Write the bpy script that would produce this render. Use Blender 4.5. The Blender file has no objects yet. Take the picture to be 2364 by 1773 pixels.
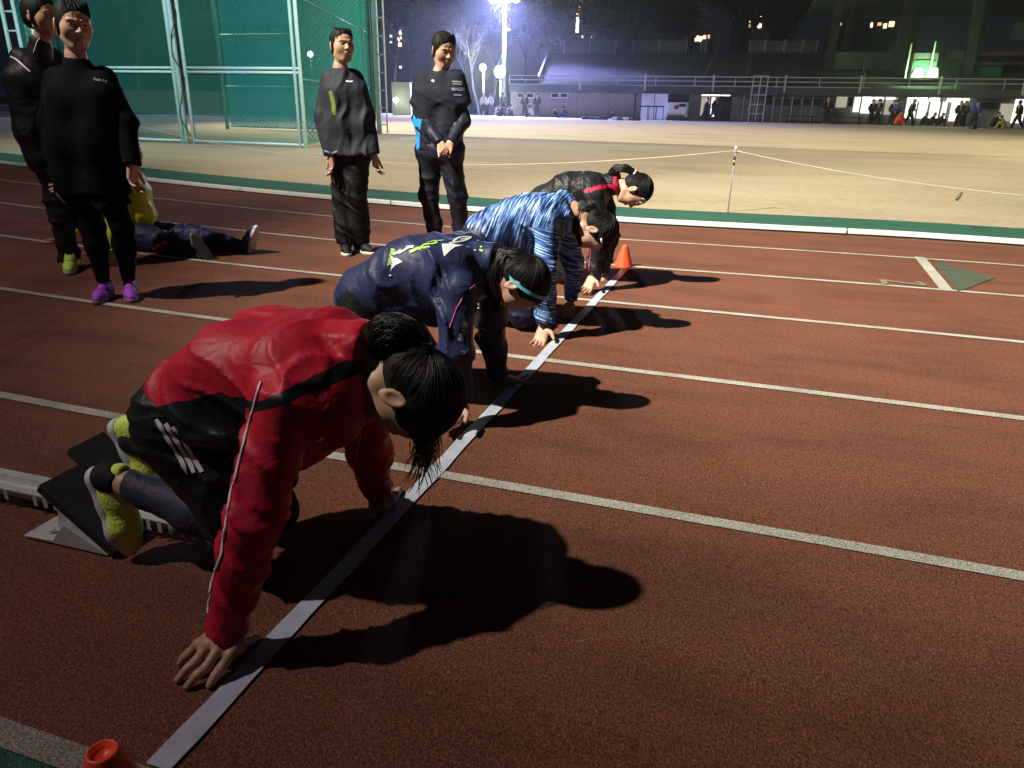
import bpy, bmesh, math, random, time
import numpy as np
from mathutils import Vector, Matrix
from mathutils.bvhtree import BVHTree
T0 = time.time()
random.seed(7)
scene = bpy.context.scene
COL = scene.collection
def V(*a): return np.array(a, dtype=float)
def nrm(v):
    v = np.asarray(v, float); return v/np.linalg.norm(v)
# ---------------------------------------------------------------- camera
CAMH = 1.1239
_p = 0.364750; _r = 0.01927; AZ = 1.2777; FOC = 1682.2
_n = V(math.cos(AZ), math.sin(AZ)); _t = V(_n[1], -_n[0])
def _W(v): return V(v[:2]@_t, v[:2]@_n, v[2])
_fw = V(0, math.cos(_p), -math.sin(_p)); _rt = V(1,0,0); _up = V(0, math.sin(_p), math.cos(_p))
CF = _W(_fw); CR = _W(_rt*math.cos(_r)+_up*math.sin(_r)); CU = _W(-_rt*math.sin(_r)+_up*math.cos(_r))
CAM = V(0,0,CAMH)
cd = bpy.data.cameras.new('camera'); co = bpy.data.objects.new('camera', cd); COL.objects.link(co)
co.matrix_world = Matrix(((CR[0],CU[0],-CF[0],0),(CR[1],CU[1],-CF[1],0),(CR[2],CU[2],-CF[2],CAMH),(0,0,0,1)))
cd.sensor_width = 36; cd.lens = FOC/2364*36; cd.clip_start = .05; cd.clip_end = 900
scene.camera = co
# measuring helpers: where a sight line of the photograph meets the ground, or an upright plane across the track
K_ = 2364/2212
def ray(x, y): return CF + (x*K_-1182)/FOC*CR - (y*K_-886.5)/FOC*CU
def G(x, y, z=0.0):
    d = ray(x, y); return CAM + (z-CAMH)/d[2]*d
def PY(x, y, Y):
    d = ray(x, y); return CAM + Y/d[1]*d
# ---------------------------------------------------------------- world, exposure
world = bpy.data.worlds.new('World'); scene.world = world; world.use_nodes = True
bg = world.node_tree.nodes['Background']; bg.inputs[0].default_value = (.30,.38,.75,1); bg.inputs[1].default_value = .013
scene.view_settings.view_transform = 'Standard'; scene.view_settings.look = 'None'
scene.view_settings.exposure = 0; scene.view_settings.gamma = 1
# ---------------------------------------------------------------- lamps of the place, with added fill spots
def aim(o, tgt):
    d = Vector(tgt)-o.location; o.rotation_euler = d.to_track_quat('-Z','Y').to_euler()
def spot(name, loc, tgt, power, col, size, blend=1.0, rad=.25):
    l = bpy.data.lights.new(name, 'SPOT'); l.energy = power; l.color = col; l.spot_size = math.radians(size); l.spot_blend = blend; l.shadow_soft_size = rad
    o = bpy.data.objects.new(name, l); COL.objects.link(o); o.location = loc; aim(o, tgt); return o
def point(name, loc, power, col, rad=.2):
    l = bpy.data.lights.new(name, 'POINT'); l.energy = power; l.color = col; l.shadow_soft_size = rad
    o = bpy.data.objects.new(name, l); COL.objects.link(o); o.location = loc; return o
KEY = (-8.6,-2.4,12.2)
spot('floodlight_and_fill', KEY, (4.3,9.5,0), 40000, (1.0,.94,.78), 50, 1.0, .18)
spot('floodlight_and_fill', (KEY[0],KEY[1]+.5,KEY[2]), (-2,22,0), 26000, (1.0,.92,.76), 54, 1.0, .2)  # extra head added at the tower to brighten the near dirt band
spot('floodlight_and_fill', KEY, (-3,5,0), 2500, (1.0,.80,.78), 88, 1.0, .18)  # weak wide fill added at the tower, lifts the dark left and near track
spot('floodlight_and_fill', (KEY[0]-.6,KEY[1],KEY[2]), (-14,19,2.5), 19000, (.82,1.0,1.0), 44, 1.0, .2)
spot('infield_floodlight', (-40,30,19), (0,35,0), 150000, (1.0,.90,.66), 62, 1.0, .4)
spot('infield_floodlight', (44,22,19), (2,30,0), 135000, (1.0,.90,.66), 56, 1.0, .4)
# ---------------------------------------------------------------- tags, meshes
def tag(o, label=None, cat=None, group=None, kind=None):
    if label: o['label'] = label
    if cat: o['category'] = cat
    if group: o['group'] = group
    if kind: o['kind'] = kind
    return o
def empty(name, loc=(0,0,0), label=None, cat=None, group=None):
    o = bpy.data.objects.new(name, None); COL.objects.link(o); o.location = loc; o.empty_display_size = .1
    return tag(o, label, cat, group)
def link(name, me, parent=None, mats=()):
    o = bpy.data.objects.new(name, me); COL.objects.link(o)
    for m in mats: me.materials.append(m)
    if parent is not None:
        o.parent = parent
        if parent.type == 'EMPTY' and parent.parent is None: o.matrix_parent_inverse = Matrix.Translation(-Vector(parent.location))
    return o
def mesh_np(name, v, f, smooth=True):
    me = bpy.data.meshes.new(name)
    v = np.asarray(v, np.float32); f = np.asarray(f, np.int32); n = f.shape[1]
    me.vertices.add(len(v)); me.vertices.foreach_set('co', v.ravel())
    me.loops.add(f.size); me.loops.foreach_set('vertex_index', f.ravel())
    me.polygons.add(len(f)); me.polygons.foreach_set('loop_start', np.arange(len(f), dtype=np.int32)*n)
    me.update(calc_edges=True)
    if smooth: me.polygons.foreach_set('use_smooth', np.ones(len(f), bool))
    return me
class MB:
    """collects shapes into one mesh"""
    def __init__(s): s.v = []; s.f = []; s.m = []; s.sm = []
    def add(s, vs, fs, mi=0, sm=False):
        b = len(s.v); s.v += [tuple(float(c) for c in p) for p in vs]; s.f += [[b+i for i in q] for q in fs]; s.m += [mi]*len(fs); s.sm += [sm]*len(fs)
        return s
    def box(s, c, d, mi=0, rz=0, X=None, Y=None, Z=None):
        hx,hy,hz = d[0]/2,d[1]/2,d[2]/2
        if X is None:
            X = V(math.cos(rz),math.sin(rz),0); Y = V(-math.sin(rz),math.cos(rz),0); Z = V(0,0,1)
        c = V(*c); P = [c+X*a*hx+Y*b*hy+Z*e*hz for e in (-1,1) for a,b in ((-1,-1),(1,-1),(1,1),(-1,1))]
        return s.add(P, [(0,3,2,1),(4,5,6,7),(0,1,5,4),(1,2,6,5),(2,3,7,6),(3,0,4,7)], mi)
    def bar(s, a, b, w, h=None, mi=0):
        a = V(*a); b = V(*b); h = h or w; z = nrm(b-a); up = V(0,0,1) if abs(z[2])<.95 else V(1,0,0)
        x = nrm(np.cross(up,z)); y = np.cross(z,x); return s.box((a+b)/2, (w,h,np.linalg.norm(b-a)), mi, X=x, Y=y, Z=z)
    def tube(s, pts, r, n=8, mi=0, cap=True):
        pts = [V(*p) for p in pts]; rs = r if hasattr(r,'__len__') else [r]*len(pts); vs = []; px = None
        for i,p in enumerate(pts):
            t = nrm(pts[min(i+1,len(pts)-1)]-pts[max(i-1,0)])
            if px is None: px = nrm(np.cross(t, V(0,0,1) if abs(t[2])<.9 else V(1,0,0)))
            else: px = nrm(px - t*(px@t))
            py = np.cross(t,px)
            vs += [p+rs[i]*(math.cos(2*math.pi*k/n)*px+math.sin(2*math.pi*k/n)*py) for k in range(n)]
        fs = [(i*n+k, i*n+(k+1)%n, (i+1)*n+(k+1)%n, (i+1)*n+k) for i in range(len(pts)-1) for k in range(n)]
        s.add(vs, fs, mi, True)
        if cap:
            b = len(s.v)-len(vs); s.f += [[b+k for k in range(n)][::-1], [b+(len(pts)-1)*n+k for k in range(n)]]; s.m += [mi]*2; s.sm += [False]*2
        return s
    def lathe(s, c, prof, n=24, mi=0, axis=None):
        c = V(*c); Z = nrm(axis) if axis is not None else V(0,0,1); X = nrm(np.cross(Z, V(0,1,0) if abs(Z[1])<.9 else V(1,0,0))); Y = np.cross(Z,X)
        vs = [c+r*(math.cos(2*math.pi*k/n)*X+math.sin(2*math.pi*k/n)*Y)+h*Z for r,h in prof for k in range(n)]
        fs = [(i*n+k, i*n+(k+1)%n, (i+1)*n+(k+1)%n, (i+1)*n+k) for i in range(len(prof)-1) for k in range(n)]
        return s.add(vs, fs, mi, True)
    def build(s, name, mats, parent=None, bevel=0):
        used = sorted({i for q in s.f for i in q}); mp_ = {a:b for b,a in enumerate(used)}; s.v = [s.v[i] for i in used]; s.f = [[mp_[i] for i in q] for q in s.f]
        me = bpy.data.meshes.new(name); me.from_pydata(s.v, [], s.f); me.update()
        me.polygons.foreach_set('material_index', s.m); me.polygons.foreach_set('use_smooth', s.sm)
        o = link(name, me, parent, mats if isinstance(mats,(list,tuple)) else [mats])
        if bevel:
            b = o.modifiers.new('b','BEVEL'); b.width = bevel; b.segments = 2; b.limit_method = 'ANGLE'
        return o
# ---------------------------------------------------------------- materials
def newmat(name):
    m = bpy.data.materials.new(name); m.use_nodes = True; return m, m.node_tree, m.node_tree.nodes['Principled BSDF']
def nd(nt, t, **kw):
    n = nt.nodes.new(t)
    for k,v in kw.items():
        if k in n.inputs: n.inputs[k].default_value = v
        else: setattr(n, k, v)
    return n
def ramp(nt, src, stops):
    r = nt.nodes.new('ShaderNodeValToRGB'); nt.links.new(src, r.inputs[0]); e = r.color_ramp.elements
    while len(e) < len(stops): e.new(.5)
    for el,(p,c) in zip(e, stops): el.position = p; el.color = tuple(c)+(1,) if len(c)==3 else c
    return r.outputs[0]
def simple(name, col, rough=.6, var=.12, sc=6, metal=0, bump=0, bsc=60, spec=.5):
    m, nt, b = newmat(name); tc = nd(nt,'ShaderNodeTexCoord'); n = nd(nt,'ShaderNodeTexNoise', Scale=sc, Detail=4.0)
    nt.links.new(tc.outputs['Object'], n.inputs['Vector'])
    c0 = tuple(max(0,c*(1-var)) for c in col); c1 = tuple(min(1,c*(1+var)) for c in col)
    nt.links.new(ramp(nt, n.outputs['Fac'], [(.3,c0),(.7,c1)]), b.inputs['Base Color'])
    b.inputs['Roughness'].default_value = rough; b.inputs['Metallic'].default_value = metal; b.inputs['Specular IOR Level'].default_value = spec
    if bump:
        n2 = nd(nt,'ShaderNodeTexNoise', Scale=bsc, Detail=5.0); nt.links.new(tc.outputs['Object'], n2.inputs['Vector'])
        bp = nd(nt,'ShaderNodeBump', Strength=bump, Distance=.01); nt.links.new(n2.outputs['Fac'], bp.inputs['Height']); nt.links.new(bp.outputs[0], b.inputs['Normal'])
    return m
def emit(name, col, s):
    m, nt, b = newmat(name); b.inputs['Base Color'].default_value = (.02,.02,.02,1); b.inputs['Emission Color'].default_value = tuple(col)+(1,); b.inputs['Emission Strength'].default_value = s
    return m
# ---------------------------------------------------------------- the ground: lanes follow one smooth curve (ref = line between lanes 1 and 2)
def Pc(x):
    def c(x): return 6.8097-.012809*x-.0020416*x*x-.0023994*x**3-.0001*x**4
    def d(x): return -.012809-.0040832*x-.0071982*x*x-.0004*x**3
    if x < -8: return c(-8)+d(-8)*(x+8)+.5*.012*(x+8)**2
    if x > 3.2: return c(3.2)+d(3.2)*(x-3.2)-.5*.008*(x-3.2)**2
    return c(x)
def dPc(x): return (Pc(x+.01)-Pc(x-.01))/.02
OFFS = {  # distance of each line from the reference, slightly uneven as painted
 'kerb': ([-30,-13,-7,-5,-3,-1,.6,1.5,2.6,20],[1.28,1.28,1.15,1.06,.95,.90,1.03,1.12,1.12,1.2]),
 'one': ([-30,-10,-7,-5.8,-4,-2.7,-.9,.6,2,20],[0,0,.03,.01,-.08,-.14,-.13,-.05,-.01,0]),
 'two': ([-30,-7.7,-4.6,-3.3,-2.7,-.7,.5,2,20],[-1.25,-1.25,-1.22,-1.26,-1.29,-1.31,-1.26,-1.23,-1.23]),
 'three': ([-30,20],[-2.445,-2.445]), 'four': ([-30,20],[-3.65,-3.65]), 'five': ([-30,20],[-4.872,-4.872]), 'six': ([-30,20],[-6.10,-6.10])}
def off(key, x): return float(np.interp(x, *OFFS[key]))
def at_off(x, o):
    m = dPc(x); n = V(-m,1)/math.hypot(1,m); return V(x,Pc(x))+n*o
XS = np.concatenate([np.arange(-40,-14,1.0), np.arange(-14,6,.25), np.arange(6,40,1.0)])
def strip(name, f0, f1, z0, z1, m, sub=1, **kw):
    vs = []; fs = []
    for x in XS:
        a = at_off(x, f0(x)); b = at_off(x, f1(x))
        for k in range(sub+1):
            t = k/sub; vs.append((a[0]*(1-t)+b[0]*t, a[1]*(1-t)+b[1]*t, z0*(1-t)+z1*t))
    n = sub+1
    for i in range(len(XS)-1):
        for k in range(sub): fs.append((i*n+k, (i+1)*n+k, (i+1)*n+k+1, i*n+k+1))
    o = MB().add(vs, fs).build(name, m); tag(o, kind='structure'); return o
def rubber(name, c0, c1, c2):
    m, nt, b = newmat(name); tc = nd(nt,'ShaderNodeTexCoord')
    g = nd(nt,'ShaderNodeTexNoise', Scale=150.0, Detail=6.0, Roughness=.72); nt.links.new(tc.outputs['Object'], g.inputs['Vector'])
    mp_ = nd(nt,'ShaderNodeMapping'); mp_.inputs['Scale'].default_value = (.45,1.3,1); nt.links.new(tc.outputs['Object'], mp_.inputs[0]); g2 = nd(nt,'ShaderNodeTexNoise', Scale=2.6, Detail=9.0, Roughness=.68, Distortion=.4); nt.links.new(mp_.outputs[0], g2.inputs['Vector'])
    vo = nd(nt,'ShaderNodeTexVoronoi', Scale=260.0); nt.links.new(tc.outputs['Object'], vo.inputs['Vector'])
    base = ramp(nt, g.outputs['Fac'], [(.36,c0),(.52,c1),(.68,c2)])
    mx = nd(nt,'ShaderNodeMix', data_type='RGBA', blend_type='MULTIPLY'); mx.inputs[0].default_value = .75
    nt.links.new(base, mx.inputs[6]); nt.links.new(ramp(nt, g2.outputs['Fac'], [(.3,(.50,.50,.52)),(.5,(.95,.95,.95)),(.72,(1.25,1.18,1.1))]), mx.inputs[7])
    g4 = nd(nt,'ShaderNodeTexNoise', Scale=52.0, Detail=7.0, Roughness=.7); nt.links.new(tc.outputs['Object'], g4.inputs['Vector'])
    mx0 = nd(nt,'ShaderNodeMix', data_type='RGBA', blend_type='MULTIPLY'); mx0.inputs[0].default_value = .62
    nt.links.new(mx.outputs[2], mx0.inputs[6]); nt.links.new(ramp(nt, g4.outputs['Fac'], [(.36,(.35,.34,.34)),(.46,(.86,.86,.86)),(.6,(1.05,1.05,1.05)),(.72,(1.3,1.28,1.25))]), mx0.inputs[7]); mx = mx0
    sp = nd(nt,'ShaderNodeTexVoronoi', Scale=7.0); nt.links.new(tc.outputs['Object'], sp.inputs['Vector'])
    mx2 = nd(nt,'ShaderNodeMix', data_type='RGBA'); nt.links.new(ramp(nt, sp.outputs['Distance'], [(.0,(1,1,1)),(.035,(0,0,0))]), mx2.inputs[0])
    nt.links.new(mx.outputs[2], mx2.inputs[6]); mx2.inputs[7].default_value = (.35,.30,.24,1)
    nt.links.new(mx2.outputs[2], b.inputs['Base Color']); b.inputs['Roughness'].default_value = .85; b.inputs['Specular IOR Level'].default_value = .3
    ad = nd(nt,'ShaderNodeMath', operation='ADD'); nt.links.new(g.outputs['Fac'], ad.inputs[0]); nt.links.new(vo.outputs['Distance'], ad.inputs[1])
    bp = nd(nt,'ShaderNodeBump', Strength=.9, Distance=.004); nt.links.new(ad.outputs[0], bp.inputs['Height']); nt.links.new(bp.outputs[0], b.inputs['Normal'])
    return m
M_TRACK = rubber('red_rubber', (.06,.026,.018), (.232,.086,.047), (.40,.165,.095))
M_GREEN = rubber('green_rubber', (.02,.07,.05), (.045,.17,.115), (.07,.25,.17))
def paint(name, c, gap, wear=.5):
    m, nt, b = newmat(name); tc = nd(nt,'ShaderNodeTexCoord')
    g = nd(nt,'ShaderNodeTexNoise', Scale=210.0, Detail=4.0, Roughness=.75); nt.links.new(tc.outputs['Object'], g.inputs['Vector'])
    g2 = nd(nt,'ShaderNodeTexNoise', Scale=5.0, Detail=4.0); nt.links.new(tc.outputs['Object'], g2.inputs['Vector'])
    ad = nd(nt,'ShaderNodeMath', operation='MULTIPLY_ADD'); nt.links.new(g2.outputs['Fac'], ad.inputs[0]); ad.inputs[1].default_value = .35*wear; nt.links.new(g.outputs['Fac'], ad.inputs[2])
    nt.links.new(ramp(nt, ad.outputs[0], [(gap-.06,(.13,.10,.08)),(gap+.04,tuple(x*.62 for x in c)),(gap+.16,c)]), b.inputs['Base Color']); b.inputs['Roughness'].default_value = .8
    bp = nd(nt,'ShaderNodeBump', Strength=.8, Distance=.004); nt.links.new(g.outputs['Fac'], bp.inputs['Height']); nt.links.new(bp.outputs[0], b.inputs['Normal'])
    return m
M_LINE = paint('worn_white_paint', (.66,.66,.58), .54)
M_LINE6 = paint('very_worn_white_paint', (.55,.52,.43), .56)
def dirt():
    m, nt, b = newmat('dry_dirt'); tc = nd(nt,'ShaderNodeTexCoord'); mp = nd(nt,'ShaderNodeMapping'); mp.inputs['Scale'].default_value = (.5,1.0,1); nt.links.new(tc.outputs['Object'], mp.inputs[0])
    a = nd(nt,'ShaderNodeTexNoise', Scale=.55, Detail=8.0, Roughness=.62); nt.links.new(mp.outputs[0], a.inputs['Vector'])
    c = nd(nt,'ShaderNodeTexNoise', Scale=14.0, Detail=6.0, Roughness=.7); nt.links.new(mp.outputs[0], c.inputs['Vector'])
    base = ramp(nt, a.outputs['Fac'], [(.28,(.34,.28,.19)),(.42,(.43,.36,.24)),(.6,(.48,.405,.275)),(.8,(.54,.46,.32))])
    mx = nd(nt,'ShaderNodeMix', data_type='RGBA', blend_type='MULTIPLY'); mx.inputs[0].default_value = .8
    nt.links.new(base, mx.inputs[6]); nt.links.new(ramp(nt, c.outputs['Fac'], [(.3,(.55,.53,.50)),(.46,(.95,.95,.95)),(.75,(1.12,1.12,1.1))]), mx.inputs[7])
    nt.links.new(mx.outputs[2], b.inputs['Base Color']); b.inputs['Roughness'].default_value = .95; b.inputs['Specular IOR Level'].default_value = .1
    bp = nd(nt,'ShaderNodeBump', Strength=.5, Distance=.02); nt.links.new(c.outputs['Fac'], bp.inputs['Height']); nt.links.new(bp.outputs[0], b.inputs['Normal'])
    return m
M_DIRT = dirt()
# base sheet reaching the horizon (asphalt-like dark soil), rising a little beyond the track like the infield
def gz(y): 
    t = min(max((y-22)/40,0),1); return .27*t*t*(3-2*t)
def sheet(name, xs, ys, zf, m):
    vs = [(x,y,zf(x,y)) for y in ys for x in xs]; n = len(xs)
    fs = [(j*n+i, j*n+i+1, (j+1)*n+i+1, (j+1)*n+i) for j in range(len(ys)-1) for i in range(n-1)]
    o = MB().add(vs, fs, 0, True).build(name, m); tag(o, kind='structure'); return o
sheet('ground', [-500,-60,60,500], [-80,-10,5,22,26,30,34,38,42,46,50,54,58,62,66,80,120,700], lambda x,y: gz(y)-.03, simple('dark_soil', (.05,.05,.045), .95, .3, .3))
# infield: one sheet from behind the green band out to the stand
vs = []; fs = []; ylist = [0,.06,.15,.3,.5,.7,.85,1]
for x in XS:
    a = at_off(x, off('kerb',x)+1.22+.03*math.sin(x*2.3)+.02*math.sin(x*5.1))
    for t in ylist:
        y = a[1]*(1-t)+59.5*t; vs.append((a[0], y, gz(y)-.004))
n = len(ylist)
for i in range(len(XS)-1):
    for k in range(n-1): fs.append((i*n+k,(i+1)*n+k,(i+1)*n+k+1,i*n+k+1))
tag(MB().add(vs, fs, 0, True).build('infield', M_DIRT), kind='structure')
strip('running_track', lambda x: -6.125, lambda x: off('kerb',x)-.03, 0, 0, M_TRACK, 6)
strip('green_inner_verge', lambda x: off('kerb',x)-.03, lambda x: off('kerb',x)+1.28, .002, .002, M_GREEN, 1)
strip('green_outer_verge', lambda x: -30, lambda x: -6.125, -.001, -.001, M_GREEN, 10)
for k in ('one','two','three','four','five'):
    strip('lane_line', lambda x: off(k,x)-.024, lambda x: off(k,x)+.024, .004, .004, M_LINE)
strip('lane_line', lambda x: -6.128, lambda x: -6.075, .004, .004, M_LINE6)
# start line: a pale fabric tape laid across lanes, perpendicular
A = G(357,1659-15); B = G(1352,580)
A = A+(A-B)*.004
def tape_m():
    m, nt, b = newmat('tape_fabric'); tc = nd(nt,'ShaderNodeTexCoord'); n = nd(nt,'ShaderNodeTexNoise', Scale=18.0, Detail=6.0, Roughness=.65); nt.links.new(tc.outputs['Object'], n.inputs['Vector'])
    nt.links.new(ramp(nt, n.outputs['Fac'], [(.3,(.38,.42,.51)),(.6,(.51,.555,.655)),(.8,(.59,.63,.70))]), b.inputs['Base Color']); b.inputs['Roughness'].default_value = .42
    bp = nd(nt,'ShaderNodeBump', Strength=.25, Distance=.003); nt.links.new(n.outputs['Fac'], bp.inputs['Height']); nt.links.new(bp.outputs[0], b.inputs['Normal']); return m
d = nrm(B-A); s = V(d[1],-d[0],0); vs = []; N = 60
for i in range(N+1):
    t = i/N; w = .0255+.0012*math.sin(i*1.7); c = A*(1-t)+B*t+s*.002*math.sin(i*.9); z = .0060+.0004*math.sin(i*2.1)
    for q in (-1,1): vs.append((c[0]+s[0]*w*q, c[1]+s[1]*w*q, z))
tp = MB().add(vs, [(2*i,2*i+1,2*i+3,2*i+2) for i in range(N)]).build('start_line_tape', tape_m())
tag(tp, 'long pale grey start line tape laid across the red lanes', 'tape')
# painted start mark with green triangle in lane two, and a worn lane number
def on_track(x, o, z=.005): 
    p = at_off(x, o); return (p[0], p[1], z)
q0 = G(1986,556); q1 = G(2045,628); dd = nrm(q1-q0); ss = V(dd[1],-dd[0],0)*.04
MB().add([q0-ss+V(0,0,.005), q0+ss+V(0,0,.005), q1+ss+V(0,0,.005), q1-ss+V(0,0,.005)], [(0,1,2,3)]).build('lane_start_mark', M_LINE)['kind'] = 'structure'
g1 = G(2003,562); g2 = G(2062,631); g3 = G(2150,601)
MB().add([g1+V(.03,0,.005), g2+V(.02,.0,.005), g3+V(0,0,.005)], [(0,1,2)]).build('painted_green_triangle', rubber('faded_green_rubber', (.05,.06,.04), (.10,.135,.09), (.17,.19,.14)))['kind'] = 'structure'
mk = MB()
for a,b_ in (((1903,606),(1998,618)), ((1903,606),(1912,612)), ((1998,618),(1980,610)), ((1912,612),(1906,616))):
    P,Q = G(*a),G(*b_); dd = nrm(Q-P); ss = V(dd[1],-dd[0],0)*.02
    mk.add([P-ss+V(0,0,.006+.001*len(mk.f)),P+ss+V(0,0,.006+.001*len(mk.f)),Q+ss+V(0,0,.006+.001*len(mk.f)),Q-ss+V(0,0,.006+.001*len(mk.f))],[(0,1,2,3)])
mk.build('worn_lane_number', paint('faded_yellow_paint', (.40,.36,.22), .56))['kind'] = 'structure'
# raised aluminium kerb on the inside of lane one, in sections with small feet
M_KERB = simple('white_kerb', (.78,.80,.78), .45, .06, 3); M_DARK = simple('dark_gap', (.02,.02,.02), .8)
xs_ = list(np.arange(-24,14,2.5)); kerb = empty('track_kerb', (0,0,0), 'long white raised kerb along the inside edge of lane one', 'kerb')
for i,x0 in enumerate(xs_):
    m_ = MB(); L = 8; prof = [(-.034,.018),(-.034,.052),(-.024,.060),(.024,.060),(.034,.052),(.034,.018)]; vs = []
    for j in range(L+1):
        x = x0+.008+(2.484)*j/L
        for o_,z in prof: p = at_off(x, off('kerb',x)+o_); vs.append((p[0],p[1],z))
    n = len(prof); fs = [(j*n+k,(j+1)*n+k,(j+1)*n+(k+1)%n,j*n+(k+1)%n) for j in range(L) for k in range(n)]
    m_.add(vs, fs).build('kerb_section', M_KERB, kerb)
f_ = MB()
for x in np.arange(-24,14,1.25):
    p = at_off(x, off('kerb',x)); f_.box((p[0],p[1],.010), (.10,.05,.016), 0, math.atan(dPc(x)))
f_.build('kerb_feet', M_DARK, kerb)
# ---------------------------------------------------------------- grandstand across the infield (front face on the plane Y = SY)
SY = 62.5; GZ = .27
def S(x, y, dy=0): return PY(x, y, SY+dy)
def sx(x, y=240): return float(S(x,y)[0])
def sz(y, x=1600): return float(S(x,y)[2])
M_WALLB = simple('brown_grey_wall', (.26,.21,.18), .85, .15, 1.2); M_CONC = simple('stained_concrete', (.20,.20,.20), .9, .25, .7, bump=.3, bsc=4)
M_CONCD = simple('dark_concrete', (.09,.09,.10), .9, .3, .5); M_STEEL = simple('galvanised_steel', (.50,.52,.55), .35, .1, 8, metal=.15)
M_WHITE = simple('white_board', (.72,.72,.74), .6, .05, 3); M_BLACKM = simple('black_metal', (.02,.02,.022), .5)
M_FRAME = simple('pale_frame', (.55,.55,.53), .6); M_GLASS = simple('dark_window_glass', (.02,.022,.025), .12, .2, 1, spec=.8)
M_LIT = emit('lit_room_white', (1.0,.96,.86), 1.5); M_LITHOT = emit('lit_tube_panel', (1,.98,.93), 5); M_LITW = emit('lit_curtain', (.95,.86,.68), .45)
M_ROOF = simple('roof_grey', (.09,.10,.09), .8, .15, .6); M_GRAYP = simple('grey_steel_post', (.25,.25,.26), .6); M_REDP = simple('maroon_panel', (.16,.03,.05), .7)
ZL = {y: sz(y) for y in (0,90,110,172,192,205,213,262)}
x_l, x_r = sx(1101), sx(2330)
zb = GZ-.15; z_floor = 3.05; z_rail0 = float(S(1500,185)[2]); z_rail1 = float(S(1500,166)[2])
stand = empty('grandstand', (0,SY,GZ), 'long concrete grandstand with dark terraces behind the dirt infield', 'grandstand')
def part(name, b, m, par=None, **k): return b.build(name, m, par or stand, **k)
zc = float(S(1600,205)[2])   # ceiling of the ground floor = underside of the balcony
bt = float(S(1600,188)[2])
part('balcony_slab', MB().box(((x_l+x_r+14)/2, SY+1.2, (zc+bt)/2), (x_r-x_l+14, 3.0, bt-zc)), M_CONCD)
# back wall of the ground floor, wall pieces in front between recesses
part('rear_wall', MB().box(((x_l+x_r+14)/2, SY+6, zc/2), (x_r-x_l+14, .3, zc+.3)), M_CONC)
def wallpiece(xa, xb, m, y=SY+.35, z0=zb, z1=None, nm='wall', th=.3):
    a,b = sx(xa),sx(xb); z1 = zc-.003 if z1 is None else z1
    return part(nm, MB().box(((a+b)/2, y, (z0+z1)/2), (b-a, th, z1-z0)), m)
wallpiece(1101,1368, M_WALLB)
wallpiece(1372,1390, M_CONC, y=SY+.2)
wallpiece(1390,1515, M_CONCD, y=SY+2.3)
wallpiece(1486,1512, M_CONC, y=SY+.3)
for xa in (1188,1244,1312):   # wall joints
    a = sx(xa); part('wall_joint', MB().box((a, SY+.19, 1.7), (.03,.03,2.6)), M_CONCD)
for xa,xb in ((1115,1133),(1135,1152),(1188,1206),(1207,1225)):
    a,b = sx(xa),sx(xb); z0,z1 = float(S(xa,212)[2]), float(S(xa,200)[2])
    w = part('window', MB().box(((a+b)/2, SY+.16, (z0+z1)/2), (b-a, .08, z1-z0)), M_FRAME)
    part('pane', MB().box(((a+b)/2, SY+.11, (z0+z1)/2), (b-a-.16, .03, z1-z0-.16)), M_GLASS, w)
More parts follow.
